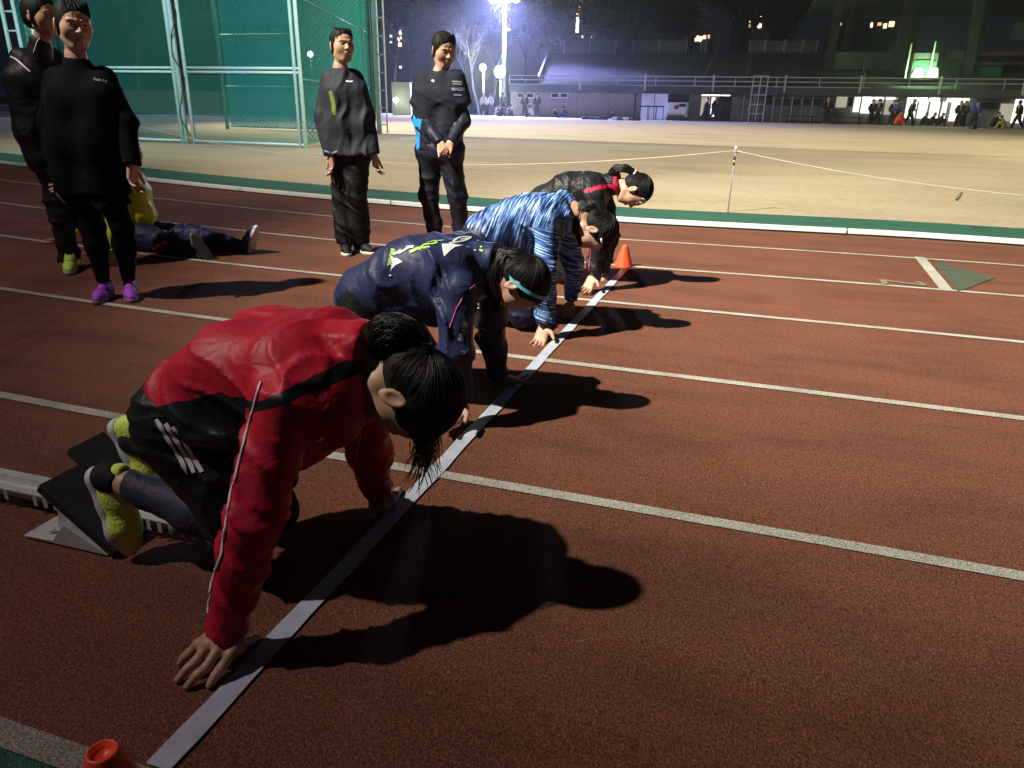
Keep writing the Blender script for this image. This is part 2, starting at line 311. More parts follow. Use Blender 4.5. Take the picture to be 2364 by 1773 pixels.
# lit rooms on the right: x range, heights given by photo rows, material
def panel(xa, xb, ya, yb, m, nm, dy=.4, th=.08):
    a = S(xa,(ya+yb)/2,dy); b = S(xb,(ya+yb)/2,dy); z0 = float(S((xa+xb)/2,yb,dy)[2]); z1 = min(float(S((xa+xb)/2,ya,dy)[2]), zc-.02)
    return part(nm, MB().box(((a[0]+b[0])/2, SY+dy, (z0+z1)/2), (b[0]-a[0]-.03, th, z1-z0)), m)
for xa,xb,ya,yb,m,nm in (
  (1512,1534,199,207,M_LITHOT,'ceiling_light'),(1535,1556,199,207,M_LITHOT,'ceiling_light'),(1557,1578,199,207,M_LITHOT,'ceiling_light'),
  (1508,1522,210,250,M_LITW,'lit_doorway'),(1535,1545,210,252,M_LIT,'lit_doorway'),(1522,1534,210,225,M_LITW,'lit_window'),
  (1580,1602,210,240,M_CONC,'shutter'),(1604,1640,212,240,M_CONC,'shutter'),
  (1650,1668,206,222,M_CONC,'shutter'),(1652,1666,214,226,M_GLASS,'dark_window'),(1669,1686,214,228,M_GLASS,'dark_window'),(1690,1706,214,228,M_GLASS,'dark_window'),(1712,1728,214,228,M_GLASS,'dark_window'),(1734,1752,214,228,M_GLASS,'dark_window'),(1756,1774,214,228,M_GLASS,'dark_window'),
  (1650,1776,206,213,M_CONC,'lintel_band'),
  (1806,1830,208,232,M_LITW,'lit_window'),(1831,1843,211,230,M_GLASS,'dark_window'),(1844,1858,206,242,M_LIT,'lit_window'),
  (1860,1884,206,245,M_LIT,'lit_window'),(1885,1908,206,245,M_LITW,'lit_window'),(1910,1936,206,248,M_LITW,'lit_window'),
  (1862,1884,205,213,M_LITHOT,'ceiling_light'),(1886,1910,205,214,M_LITHOT,'ceiling_light'),(1912,1934,206,215,M_LITHOT,'ceiling_light'),
  (1958,1980,207,219,M_LITHOT,'ceiling_light'),(1982,2004,207,219,M_LITHOT,'ceiling_light'),(2007,2030,208,220,M_LITHOT,'ceiling_light'),
  (1955,1979,220,256,M_LIT,'lit_window'),(1982,2004,220,256,M_LIT,'lit_window'),(2007,2030,221,256,M_LIT,'lit_window'),(2033,2045,220,258,M_LIT,'lit_window'),
  (2046,2066,208,220,M_LITHOT,'ceiling_light'),(2068,2094,208,221,M_LITHOT,'ceiling_light'),(2052,2074,221,262,M_LIT,'lit_window'),
  (2118,2158,222,235,M_GLASS,'dark_window'),(2158,2186,224,262,M_LITW,'lit_doorway'),(2188,2214,212,266,M_LIT,'lit_doorway'),(2214,2330,216,266,M_CONC,'wall')):
    panel(xa,xb,ya,yb,m,nm, dy=.35 if 'ceil' in nm else (.6 if m not in (M_GLASS,) else .5))
wallpiece(1578,1650, M_CONC, y=SY+.9); wallpiece(1650,1778, M_CONC, y=SY+.8); wallpiece(1776,1800, M_CONCD, y=SY+.3)
wallpiece(1800,1938, M_CONC, y=SY+.9); wallpiece(1936,1956, M_CONC, y=SY+.3); wallpiece(1956,2340, M_CONC, y=SY+.95)
for xa in (1604,1628,1650,1669,1688,1709,1731,1753,1858,1884,1909,1981,2005,2031,2047,2075):   # thin posts in front of the rooms
    a = sx(xa); part('post', MB().box((a, SY+.22, zc/2+.1), (.06,.06,zc-.15)), M_FRAME if xa < 1800 else M_BLACKM)
# terraces: stepped seating rising behind the balcony
n_t = 22; y0t, z0t = SY+2.7, bt+.15; z_top = float(S(1400,113,14)[2]); rise = (z_top-z0t)/n_t; dep = 13.0/n_t
mt = MB(); xl_t = float(PY(1168,175,y0t)[0]); xl_t2 = float(PY(1192,112,y0t+13)[0])
for i in range(n_t):
    xa = xl_t+(xl_t2-xl_t)*i/n_t; xb = x_r+14
    mt.box(((xa+xb)/2, y0t+(i+.5)*dep, (z0t+(i+1)*rise)/2), (xb-xa, dep-.002, z0t+(i+1)*rise))
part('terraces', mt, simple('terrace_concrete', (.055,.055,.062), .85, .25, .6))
for xs0 in (1163,1520,1610,1870):
    a = S(xs0,175,2.6); b = S(xs0+19 if xs0<1500 else xs0+8,104,15)
    part('stair_rail', MB().tube([V(a[0],y0t,z0t+.6),V(a[0]+.3 if xs0>1500 else xl_t2-.1,y0t+13,z_top+.9)], .10 if xs0<1500 else .04, 6), M_STEEL if xs0<1500 else M_GRAYP)
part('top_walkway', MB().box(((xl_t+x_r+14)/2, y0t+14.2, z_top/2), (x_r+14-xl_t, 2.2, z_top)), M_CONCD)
# balcony railing
rl = MB()
for z in (z_rail1, (z_rail0+z_rail1)/2): rl.box(((x_l+x_r+14)/2, SY-.2, z), (x_r-x_l+14,.05,.06))
rl.box(((x_l+8)/2+0*x_r, SY-.2, bt+.03), (abs(8-x_l),.06,.07))
part('railing', rl, M_STEEL)
k = x_l
while k < x_r+13:
    part('rail_post', MB().box((k, SY-.2, (bt+z_rail1)/2), (.06,.05,z_rail1-bt)), M_STEEL); k += 3.0
k = x_l+6
while k < x_r+13:
    part('drain_pipe', MB().box((k, SY-.33, (bt+z_rail1)/2-.1), (.14,.12,z_rail1-bt+.5)), M_FRAME); k += 5.2
# glazed wind screens along the top walkway
yt = y0t+14.0
M_SCREEN = simple('milky_screen', (.10,.115,.13), .3, .3, .5)
for xa,xb in ((1190,1197),(1219,1330),(1366,1482),(1513,1524),(1618,1650),(1653,1692),(1695,1730),(1734,1763)):
    a = PY(xa,110,yt); b = PY(xb,110,yt); z0 = z_top+.02; z1 = float(PY(xa,88,yt)[2])
    part('wind_screen', MB().box(((a[0]+b[0])/2, yt, (z0+z1)/2), (b[0]-a[0], .06, z1-z0)), M_SCREEN)
    for x in np.arange(a[0], b[0]+.01, max((b[0]-a[0])/max(round((b[0]-a[0])/2.2),1),.3)):
        part('screen_post', MB().box((x, yt-.08, (z0+z1)/2), (.07,.08,z1-z0+.2)), M_STEEL)
M_PILL = simple('dim_pillar', (.05,.05,.048), .9, .2, .5)
# roofed part at the right: roof, slanting pillars, upper seats, glazed commentary room
zr = float(PY(1900,6,SY+8)[2]); xa = float(PY(1762,10,SY+8)[0])
part('roof', MB().box(((xa+x_r+14)/2, SY+11, zr+.45), (x_r+14-xa, 16, .7)), M_ROOF)
for x,y1 in ((1805,120),(1955,130),(2105,140),(2250,140)):
    a = PY(x-12,y1,SY+6); t = PY(x+8,12,SY+6)
    part('pillar', MB().bar((a[0],SY+6,a[2]-1), (t[0],SY+6,zr+.1), .75,.6), M_PILL)
    part('pillar', MB().bar((a[0]+1.6,SY+12,a[2]), (a[0]+1.7,SY+12,zr+.1), .6,.5), M_PILL)
for xq,yq0,yq1,xw,m in ((1800,112,150,1950,M_CONCD),(2040,110,128,2100,M_CONCD),(2180,48,88,2330,M_CONCD),(2110,112,122,2330,M_REDP),(2070,136,140,2330,M_CONCD),(2070,146,170,2160,M_GREEN)):
    a = PY(xq,yq1,SY+7); b = PY(xw,yq0,SY+7)
    part('upper_wall', MB().box(((a[0]+b[0])/2, SY+7-.05*len(stand.children)%.7, (a[2]+b[2])/2), (b[0]-a[0], .3, abs(b[2]-a[2]))), m)
a = PY(1966,168,SY+2.2); b = PY(2026,130,SY+2.2)
rm = part('commentary_room', MB().box(((a[0]+b[0])/2, SY+3.4, (a[2]+b[2])/2+.2), (b[0]-a[0], 2.2, b[2]-a[2]+.6)), M_CONCD)
M_GG = simple('greenish_reflecting_glass', (.05,.12,.09), .2)
part('room_window', MB().box(((a[0]+b[0])/2, SY+2.26, (a[2]+b[2])/2), (b[0]-a[0]-.2, .06, b[2]-a[2])), M_GG, rm)
M_LGREEN = emit('green_white_lamp', (.72,1.0,.55), 2.6)
for x in (1983,2015):
    c = PY(x,155,SY+2.1); part('lit_lamp', MB().add([(c[0]-.42,SY+2.1,c[2]-.38),(c[0]+.42,SY+2.1,c[2]-.38),(c[0]+.30,SY+2.1,c[2]+.25),(c[0]-.18,SY+2.1,c[2]+.30),(c[0]-.42,SY+2.2,c[2]-.38),(c[0]+.42,SY+2.2,c[2]-.38),(c[0]+.30,SY+2.2,c[2]+.25),(c[0]-.18,SY+2.2,c[2]+.30)],[(0,1,2,3),(4,7,6,5),(0,4,5,1),(1,5,6,2),(2,6,7,3),(3,7,4,0)]), M_LGREEN, rm); point('room_lamp_light', (c[0],SY+1.6,c[2]), 350, (.55,1.0,.40), .15)
for (xa,ya) in ((1968,104),(2020,100)):
    a = PY(xa,ya,SY+2); part('room_post', MB().box((a[0],SY+2.1,float(PY(xa,ya+28,SY+2)[2])), (.10,.08,2.4)), M_FRAME, rm)
# pavement in front of the stand
MB().box((-30, 60.6, GZ-.10), (90, 3.6, .22)).build('pavement', simple('pale_pavement', (.62,.60,.58), .8, .08, .6))['kind'] = 'structure'
MB().box((40, 60.6, GZ-.13), (50, 3.6, .22)).build('pavement', simple('grey_pavement', (.22,.19,.17), .9, .15, .6))['kind'] = 'structure'
MB().box((0, 80, GZ-.16), (200, 35, .2)).build('asphalt_yard', M_CONCD)['kind'] = 'structure'
# ---------------------------------------------------------------- floodlight masts
M_LAMPW = emit('floodlight_glass', (.86,.93,1.0), 260); M_LAMPY = emit('yellow_green_lamp', (.82,1.0,.40), 5); M_LAMPS = emit('street_lamp_glass', (.9,1.0,.95), 30)
M_POST = simple('grey_mast', (.42,.44,.48), .5)
def mast(px, ypx_base, Y, ypx_top, label):
    b = PY(px, ypx_base, Y); t = PY(px, ypx_top, Y); r = empty('floodlight_mast', (b[0],Y,GZ), label, 'floodlight', None)
    MB().tube([(b[0],Y,GZ-.3),(b[0],Y,t[2])], [.20,.13], 12).build('mast', M_POST, r)
    c = MB().box((b[0],Y,t[2]), (2.6,.14,.14)); c.box((b[0],Y,t[2]+.8),(2.2,.12,.12)); c.build('crossbar', M_POST, r)
    MB().box((b[0]+.35,Y-.1,float(PY(px,65,Y)[2])),(.4,.12,.12)).build('step_bracket', M_POST, r)
    for i,(dx,dz) in enumerate(((-1.0,.1),(-.35,.1),(.35,.1),(1.0,.1),(-.7,.85),(0,.85),(.7,.85))):
        h = MB().lathe((b[0]+dx,Y-.12,t[2]+dz), [(0,.22),(.18,.2),(.27,.0),(.28,-.08),(.25,-.08)], 16, axis=(0,1,.35)).build('lamp_housing', M_BLACKM, r)
        MB().lathe((b[0]+dx,Y-.14,t[2]+dz), [(0,-.07),(.245,-.06)], 16, axis=(0,1,.35)).build('lamp_glass', M_LAMPW, h)
    return b, t
bm, tm = mast(1088, 243, 64.6, 2, 'tall grey floodlight mast shining white left of the grandstand')
spot('mast_glow_lamp', (bm[0], 63.9, tm[2]+.3), (bm[0]-.5, 62.5, 0), 56000, (.36,.38,1.0), 156, .25, .5)
def lowlamp(px, py, Y, r, label):
    c = PY(px,py,Y); o = empty('yard_lamp', (c[0],Y,GZ), label, 'lamp', None)
    MB().tube([(c[0],Y+.2,GZ-.2),(c[0],Y+.2,c[2])], .06, 8).build('post', M_POST, o)
    h = MB().lathe((c[0],Y,c[2]), [(0,.2),(r*.8,.16),(r*1.05,.02),(r*1.05,-.04)], 18, axis=(0,1,.1)).build('lamp_housing', M_BLACKM, o)
    MB().lathe((c[0],Y,c[2]), [(0,-.05),(r,-.03)], 18, axis=(0,1,.1)).build('lamp_glass', M_LAMPY, h)
    point('yard_lamp_light', (c[0], Y-.4, c[2]), 2400, (.80,1.0,.42), .2)
lowlamp(1043,146,66,.30,'smaller yellow green lamp among the bare trees, left of the pair')
lowlamp(1080,155,63.4,.50,'larger yellow green lamp beside the corner of the grandstand')
def streetlamp(px, py, Y, r, label, m=M_LAMPS):
    c = PY(px,py,Y); o = empty('street_lamp', (c[0],Y,gz(Y)), label, 'street lamp', None)
    MB().tube([(c[0],Y,gz(Y)-.1),(c[0],Y,c[2])], [.05,.035], 8).build('post', M_POST, o)
    MB().lathe((c[0],Y,c[2]), [(0,-r),(r*.8,-r*.6),(r,0),(r*.8,r*.6),(0,r)], 14).build('lamp_globe', m, o)
streetlamp(670,117,44,.20,'round white street lamp seen through the green net')
streetlamp(855,216,56,.20,'low round white lamp just right of the cage ladder')
streetlamp(75,34,26,.16,'white lamp behind the net panel at the left edge, upper of two')
streetlamp(69,46,26.5,.10,'white lamp behind the net panel at the left edge, lower and smaller of two')
# ---------------------------------------------------------------- the throwing cage with green netting
M_CAGE = simple('pale_green_steel', (.42,.64,.66), .45, .08, 5); M_CAGED = simple('dark_green_steel', (.05,.20,.17), .5)
def netmat(name, col, dens, sc):
    m, nt, b = newmat(name); tc = nd(nt,'ShaderNodeTexCoord'); out = nt.nodes['Material Output']
    mp = nd(nt,'ShaderNodeMapping'); mp.inputs['Rotation'].default_value = (0,math.radians(45),0); nt.links.new(tc.outputs['Object'], mp.inputs[0])
    sp = nd(nt,'ShaderNodeSeparateXYZ'); nt.links.new(mp.outputs[0], sp.inputs[0]); res = []
    for a in (0,2):
        mu = nd(nt,'ShaderNodeMath', operation='MULTIPLY'); nt.links.new(sp.outputs[a], mu.inputs[0]); mu.inputs[1].default_value = sc
        fr = nd(nt,'ShaderNodeMath', operation='FRACT'); nt.links.new(mu.outputs[0], fr.inputs[0])
        lt = nd(nt,'ShaderNodeMath', operation='LESS_THAN'); nt.links.new(fr.outputs[0], lt.inputs[0]); lt.inputs[1].default_value = .30; res.append(lt.outputs[0])
    mxx = nd(nt,'ShaderNodeMath', operation='MAXIMUM'); nt.links.new(res[0], mxx.inputs[0]); nt.links.new(res[1], mxx.inputs[1])
    ns = nd(nt,'ShaderNodeTexNoise', Scale=.8, Detail=3.0); nt.links.new(tc.outputs['Object'], ns.inputs['Vector'])
    f = nd(nt,'ShaderNodeMath', operation='MULTIPLY_ADD'); nt.links.new(mxx.outputs[0], f.inputs[0]); f.inputs[1].default_value = .30; f.inputs[2].default_value = dens
    f2 = nd(nt,'ShaderNodeMath', operation='MULTIPLY_ADD', use_clamp=True); nt.links.new(ns.outputs['Fac'], f2.inputs[0]); f2.inputs[1].default_value = .3; nt.links.new(f.outputs[0], f2.inputs[2])
    b.inputs['Base Color'].default_value = tuple(col)+(1,); b.inputs['Roughness'].default_value = .8
    tl_ = nd(nt,'ShaderNodeBsdfTranslucent'); tl_.inputs[0].default_value = tuple(col)+(1,); m0 = nd(nt,'ShaderNodeMixShader'); m0.inputs[0].default_value = .4; nt.links.new(b.outputs[0], m0.inputs[1]); nt.links.new(tl_.outputs[0], m0.inputs[2])
    tr = nd(nt,'ShaderNodeBsdfTransparent'); mx = nd(nt,'ShaderNodeMixShader'); nt.links.new(f2.outputs[0], mx.inputs[0]); nt.links.new(tr.outputs[0], mx.inputs[1]); nt.links.new(m0.outputs[0], mx.inputs[2]); nt.links.new(mx.outputs[0], out.inputs['Surface'])
    return m
M_NET = netmat('green_net', (.012,.24,.21), .10, 16.0); M_NETF = netmat('green_net_far', (.008,.19,.17), .42, 9.0)
M_LADR = simple('pale_ladder', (.55,.58,.60), .4); cage = empty('throwing_cage', (-13,20,0), 'large green netted throwing cage with pale steel frame at the left', 'cage')
CY = 17.5; P1 = PY(405,310,CY); P2 = PY(661,318,CY); P0 = V(P1[0]-4.9, CY, 0); P00 = V(P0[0]-4.5, CY-1.2, 0)
HT = 6.6
def cpost(x, y, w=.11, z1=HT, m=M_CAGE): MB().tube([(x,y,-.02),(x,y,z1)], w/2, 10).build('post', m, cage)
zr1 = float(PY(520,147,CY)[2]); zr2 = float(PY(520,156,CY)[2]); zb1 = float(PY(520,308,CY)[2]); zu = float(PY(520,48,CY)[2])
for x,dx in ((P1[0],.0),(P1[0]-.13,0),(P1[0]+.24,.0),(P2[0],0),(P2[0]-.15,0),(P0[0],0),(P0[0]+.13,0)): cpost(x, CY if dx==0 else CY+.1, .10 if abs(x-P1[0])>.2 else .12)
for xa,xb in ((P0[0],P1[0]),(P1[0]+.24,P2[0])):
    for z in (zr1,zr2,zb1): MB().tube([(xa,CY,z),(xb,CY,z)], .035, 8).build('rail', M_CAGE, cage)
    MB().tube([(xa,CY,HT),(xb,CY,HT)], .05, 8).build('rail', M_CAGE, cage)
    MB().add([(xa,CY+.05,zb1),(xb,CY+.05,zb1),(xb,CY+.05,HT),(xa,CY+.05,HT)],[(0,1,2,3)]).build('net', M_NET, cage)
B1 = PY(822,290,27.2); xr = B1[0]; zr = 0
for x,y in ((xr,27.2),(xr-.35,27.3),(P1[0]+.8,27.4),(P1[0]+.5,27.3),(P0[0]-1,27.0)): cpost(x, y, .15, 8.5, M_CAGE if x>-14 else M_CAGED)
for (xa,ya,xb,yb) in ((P2[0],CY,xr-.35,27.2),(P0[0]-1,27.2,xr-.35,27.2)):
    for z in (.12, float(PY(740,182,22)[2]), float(PY(740,52,24)[2]), 8.3): MB().tube([(xa,ya,z),(xb,yb,z)], .03, 8).build('rail', M_CAGED, cage)
    MB().add([(xa,ya+.05,.1),(xb,yb+.05,.1),(xb,yb+.05,8.3),(xa,ya+.05,8.3)],[(0,1,2,3)]).build('net', M_NETF, cage)
# dark tie cord wound down the front post
pts = []
for i in range(60):
    t = i/59; a = t*40; pts.append((P1[0]+.10+.14*math.cos(a*.45), CY-.09+.03*math.sin(a), 4.6*(1-t)+.2))
MB().tube(pts, .014, 5).build('tie_cord', M_BLACKM, cage)
# ladder on the rear corner post
lad = empty('ladder', (xr+.45,27.2,0), 'pale steel ladder rising beside the rear post of the netted cage', 'ladder')
MB().tube([(xr+.36,27.1,.05),(xr+.36,27.1,9)], .035, 8).build('side_rail', M_LADR, lad)
for i in range(24): MB().tube([(xr+.06,27.1,.35+i*.62),(xr+.36,27.1,.35+i*.62)], .025, 6).build('rung', M_LADR, lad) if i < 14 else None
# frame panel with net at the far left
lp = empty('net_frame', (PY(45,80,15)[0],15,0), 'narrow upright net frame with rungs at the left edge', 'frame')
a = PY(42,84,15); b = PY(10,0,15); 
for px_,pt in (((42,84)),((22,0))),: pass
xA = PY(44,90,15)[0]; xB = PY(18,90,15)[0]; xC = PY(76,90,15)[0]
for x in (xA,xB,xC): MB().tube([(x,15,0),(x,15,4.4)], .045, 8).build('post', M_CAGE, lp)
for i in range(5): MB().tube([(xB,15,1.75+i*.42),(xA,15,1.75+i*.42)], .025, 6).build('rung', M_CAGE, lp)
MB().add([(xA,15.05,.3),(xC,15.05,.3),(xC,15.05,4.4),(xA,15.05,4.4)],[(0,1,2,3)]).build('net', M_NETF, lp)
# low wall and block behind the cage
xw_ = float(PY(735,220,47)[0]); o = MB().box((xw_-14,47,.95),(28,.3,1.5)).build('boundary_wall', simple('pale_grey_wall', (.25,.27,.25), .8, .2, .5), None); tag(o, 'low pale wall beyond the green netted cage', 'wall')
c = PY(868,205,57); o = MB().box((c[0],57,1.4),(1.6,.3,2.6)).build('notice_panel', simple('pale_green_panel', (.35,.38,.24), .7)); tag(o, 'pale greenish upright panel between the ladder and the man in navy', 'panel')
# ---------------------------------------------------------------- rope fence
M_ROPE = simple('pale_rope', (.62,.60,.50), .8); M_POLE = simple('blue_grey_pole', (.30,.31,.35), .5)
pb = G(1572,458); ptop = PY(1590,318,pb[1]); 
pole = empty('rope_pole', tuple(pb), 'thin leaning pole with black and yellow band holding the rope', 'pole')
def lerp(a,b,t): return a*(1-t)+b*t
MB().tube([pb-V(0,0,.05), ptop], [.008,.006], 8).build('shaft', M_POLE, pole)
MB().tube([lerp(ptop,pb,-.02),lerp(ptop,pb,.045)], .014, 8).build('cap', simple('white_plastic',(.8,.8,.8),.5), pole)
MB().tube([lerp(ptop,pb,.06)-V(.03,0,0),lerp(ptop,pb,.075)+V(.035,0,0)], .012, 8).build('hook', simple('grey_hook',(.3,.29,.24),.6), pole)
for t0,t1,c in ((.13,.19,'k'),(.19,.225,'y'),(.225,.27,'k')):
    MB().tube([lerp(ptop,pb,t0),lerp(ptop,pb,t1)], [.008,.015], 8).build('warning_band', M_BLACKM if c=='k' else simple('yellow_tape',(.8,.6,.1),.5), pole)
def rope(a, b, sag, label):
    a = V(*a); b = V(*b); pts = [lerp(a,b,i/24)-V(0,0,sag*4*(i/24)*(1-i/24)) for i in range(25)]
    o = MB().tube(pts, .0036, 6).build('rope', M_ROPE); tag(o, label, 'rope', 'rope barrier along the infield')
rp = lerp(ptop,pb,.05)
lp_ = PY(292,270,11.6)
mid = PY(1000,374,9.45)
rope(lp_, rp, float(lerp(lp_,rp,.62)[2]-PY(1000,374,9.6)[2])*.9, 'pale rope sagging in front of the cage, left of the leaning pole')
r2 = PY(2330,432,8.6); rope(rp, r2, .065, 'pale rope stretched to the right of the leaning pole')
for q,nm in ((V(r2[0],r2[1],0),'thin pole holding the right end of the rope'),(V(lp_[0],lp_[1],0),'thin pole holding the left end of the rope by the cage')):
    p2 = empty('rope_pole', tuple(q), nm, 'pole'); zt_ = float(r2[2] if q[0]>0 else lp_[2])
    MB().tube([q-V(0,0,.05), q+V(0,0,zt_+.03)], [.008,.006], 8).build('shaft', M_POLE, p2); MB().tube([q+V(0,0,zt_+.02),q+V(0,0,zt_+.06)], .013, 8).build('cap', M_WHITE, p2)
kb = PY(2078,415,8.62); o = MB().tube([kb, kb+V(-.02,0,-.05), kb+V(-.035,0,-.085)], [.012,.02,.012], 8).build('rope_tag', simple('dark_ribbon',(.12,.11,.06),.8)); tag(o, 'small dark ribbon tied on the rope near the right edge', 'ribbon')
# ---------------------------------------------------------------- cones
def cone(p, h, label):
    m = simple('orange_cone', (.95,.10,.035), .38, .08, 12); m.node_tree.nodes['Principled BSDF'].inputs['Subsurface Weight'].default_value = .0
    r = h*.43; pr = [(r*1.02,0),(r*1.05,.006),(r,.012)]
    for i in range(1,13): t = i/12; pr.append((r*(1-t)+h*.135*t, .012+(h-.012)*t))
    pr += [(h*.125,h+.004),(h*.105,h+.003),(h*.095,h-.006),(0,h-.009)]
    o = MB().lathe(p, pr, 40).build('marker_cone', m); o.location = (0,0,0); return tag(o, label, 'cone', 'orange cones on the start line')
cone(G(1347,575)+V(.0,-.0,0), .155, 'small orange marker cone at the far end of the start line')
ct = PY(232,1614,.64)
cone((ct[0],.63,.0), float(ct[2]), 'orange marker cone at the near end of the start line, cut by the bottom edge')
# ---------------------------------------------------------------- trees behind the yard, far towers
M_BARK = simple('bark', (.055,.05,.045), .9, .3, 3); M_FOL = simple('dark_evergreen', (.012,.018,.012), .9, .4, .8, spec=.1)
def tree(x, y, h, label, ever=False, seed=0, group=None):
    rnd = random.Random(seed); r = empty('tree', (x,y,GZ), label, 'tree', group); t = MB(); c = MB(); tips = []
    def grow(p, d, L, w, lev):
        n = 4; pts = [p]; 
        for i in range(n):
            d = nrm(d+V(rnd.uniform(-.2,.2),rnd.uniform(-.2,.2),rnd.uniform(-.05,.2))); p = p+d*L/n; pts.append(p)
            if lev < 4 and i >= (1 if lev else 2):
                for _ in range(2 if lev<3 else 1):
                    a = rnd.uniform(0,6.28); q = nrm(d*.75+V(math.cos(a),math.sin(a),rnd.uniform(-.1,.5))*.75); grow(p, q, L*rnd.uniform(.45,.62), w*.5, lev+1)
        t.tube(pts, [w*(1-.5*i/n) for i in range(n+1)], 6 if lev<2 else 3, cap=False)
        tips.extend(pts[1:]) if lev >= 2 else None
    grow(V(x,y,GZ-.2), V(0,0,1), h*.62, h*.022, 0)
    t.build('trunk', M_BARK, r)
    k = 5 if ever else 1
    for p in tips:
        for _ in range(k):
            if not ever and rnd.random() > .25: continue
            s = rnd.uniform(.12,.3) if ever else rnd.uniform(.05,.12); q = p+V(rnd.gauss(0,.35),rnd.gauss(0,.35),rnd.gauss(0,.3)); u = nrm(V(rnd.gauss(0,1),rnd.gauss(0,1),rnd.gauss(0,1))); w = nrm(np.cross(u,V(.3,.5,.8)))
            c.add([q-u*s, q+w*s*.6, q+u*s, q-w*s*.6], [(0,1,2,3)])
    c.build('crown', M_FOL, r)
spots = [(845,72,11,1),(905,78,13,1),(960,74,10,0),(1010,70,9,0),(1035,69,8,0),(1062,71,9,0),(1130,88,13,1),(1260,92,14,1),(1340,95,15,1),(1470,93,14,1),(1600,96,15,1),(1700,94,13,1),(760,66,12,1),(640,70,13,1),(500,62,12,1),(300,64,13,1),(150,52,11,1)]
names = ['bushy evergreen right of the ladder','tall evergreen behind the man in navy, left side','bare tree behind the head of the man in navy','bare tree just left of the smaller yellow green lamp','bare tree lit by the smaller yellow green lamp','bare tree between the two yellow green lamps',
 'evergreen right of the floodlight mast','evergreen below the left lit tower','evergreen above the left wind screens','evergreen behind the middle wind screens','evergreen left of the warm lit window cluster','evergreen under the roof corner','evergreen seen through the cage side net','evergreen behind the right cage panel','evergreen behind the left cage post','evergreen behind the left cage panel','evergreen behind the persons at left']
for i,((px,Y,h,ev),nm) in enumerate(zip(spots,names)):
    tree(float(PY(px,200,Y)[0]), Y, h, 'dark '+nm, bool(ev), i, 'trees behind the stadium')
def tower(px0, px1, py_top, Y, label, wins, m):
    a = PY(px0,py_top,Y); b = PY(px1,py_top,Y); r = empty('apartment_tower', ((a[0]+b[0])/2,Y,0), label, 'apartment block', None)
    MB().box(((a[0]+b[0])/2,Y+6,a[2]/2),(b[0]-a[0],12,a[2])).build('wall', m, r)
    for (x,y,w,h,c,s) in wins:
        p = PY(x,y,Y-.1); q = .0
        sc = Y/1573*1.05
        MB().box((p[0],Y-.05,p[2]),(w*sc,.1,h*sc)).build('lit_window', LW[(c,s)] , r)
LW = {(c,s): emit('window_light', c, s) for c in ((1,.62,.30),(1,.85,.7),(.8,.9,1.0),(1,.5,.25)) for s in (1.2,4,8)}
W_ = (.8,.9,1.0); O_ = (1,.62,.30); P_ = (1,.85,.7); R_ = (1,.5,.25)
D2 = lambda x,y: (1150/K_+x/6.703/K_, y/6.703/K_)
w1 = []
for x,y,c,s,w,h in ((803,55,W_,8,3.2,5.5),(803,140,W_,8,3,5),(798,308,W_,4,3,3.4),(792,390,W_,4,3,3.4),(788,474,W_,4,3,3.4),(920,5,P_,4,3,2.5),(920,77,W_,8,2.6,2.8),(945,105,P_,4,2,2.5),(917,162,P_,8,4,4),(915,244,R_,4,4,4.5),(912,330,W_,8,4,5),(910,406,W_,1.2,3,2.5),(1060,100,P_,1.2,2,2),(1053,188,W_,4,2,2.5)):
    a_ = D2(x,y); w1.append((a_[0],a_[1],w,h,c,s))
M_TW = simple('tower_wall', (.06,.06,.07), .9, .2, .1)
tower(1172,1222,-60,190,'dark apartment tower with three short columns of white and pink lit windows', w1, M_TW)
w2 = []
for x,y,c,s,w,h in ((1240,128,P_,8,5,7),(1237,215,R_,8,5,6.5),(1232,297,P_,8,5,7),(1226,378,P_,8,4.5,7.5),(1222,465,P_,8,4.5,8),(1470,152,W_,4,3,4.5),(1492,148,W_,8,3,3.6),(1478,407,W_,4,4,4),(1302,568,W_,1.2,4,5),(1443,572,W_,1.2,2.5,4)):
    a_ = D2(x,y); w2.append((a_[0],a_[1],w,h,c,s))
tower(1228,1292,-40,170,'dark apartment tower with one column of five bright warm windows', w2, M_TW)
w3 = [(x,y,w,h,c,s) for x,y,w,h,c,s in ((1500,86,4,6,O_,4),(1507,83,3,8,P_,8),(1514,84,4,8,P_,8),(1522,80,4,6,O_,4),(1531,79,4,6,R_,1.2))]
tower(1470,1545,62,130,'low dark house with a row of orange lit windows above the middle wind screens', w3, M_TW)
w4 = [(1596,32,12,14,W_,1.2),(1622,34,4,20,O_,4),(1629,32,5,11,P_,8),(1637,34,4,12,O_,8),(1642,38,3,10,P_,8),(1630,50,6,11,P_,8),(1641,52,6,12,O_,8),(1620,52,3,9,O_,1.2)]
tower(1585,1655,18,140,'dark block with a cluster of bright orange windows left of the roof', w4, M_TW)
w5 = [(1883,54,3,7,P_,4),(1900,52,6,5,R_,1.2),(1912,56,5,7,O_,4),(1926,52,8,8,R_,4),(1815,52,4,4,R_,1.2)]
tower(1800,1945,42,120,'dark building with a few orange windows seen under the stand roof', w5, M_TW)
w6 = [(700+i%3*11, 64+i*9, 3,4,W_,4) for i in range(7)]+[(738,56+i*9,3,4,W_,4) for i in range(0)]
tower(690,760,10,150,'dark tower with dotted white windows behind the head of the woman in grey', [(748,63,3,3.5,W_,4),(756,68,4,4,W_,4),(748,76,4,4,W_,4),(756,82,4,4,W_,4),(749,90,4,4,W_,4),(757,99,3,4,W_,1.2),(757,105,3,4,W_,1.2),(771,64,3,3,W_,1.2),(752,126,3,4,W_,1.2),(752,138,2,4,W_,1.2)], M_TW)
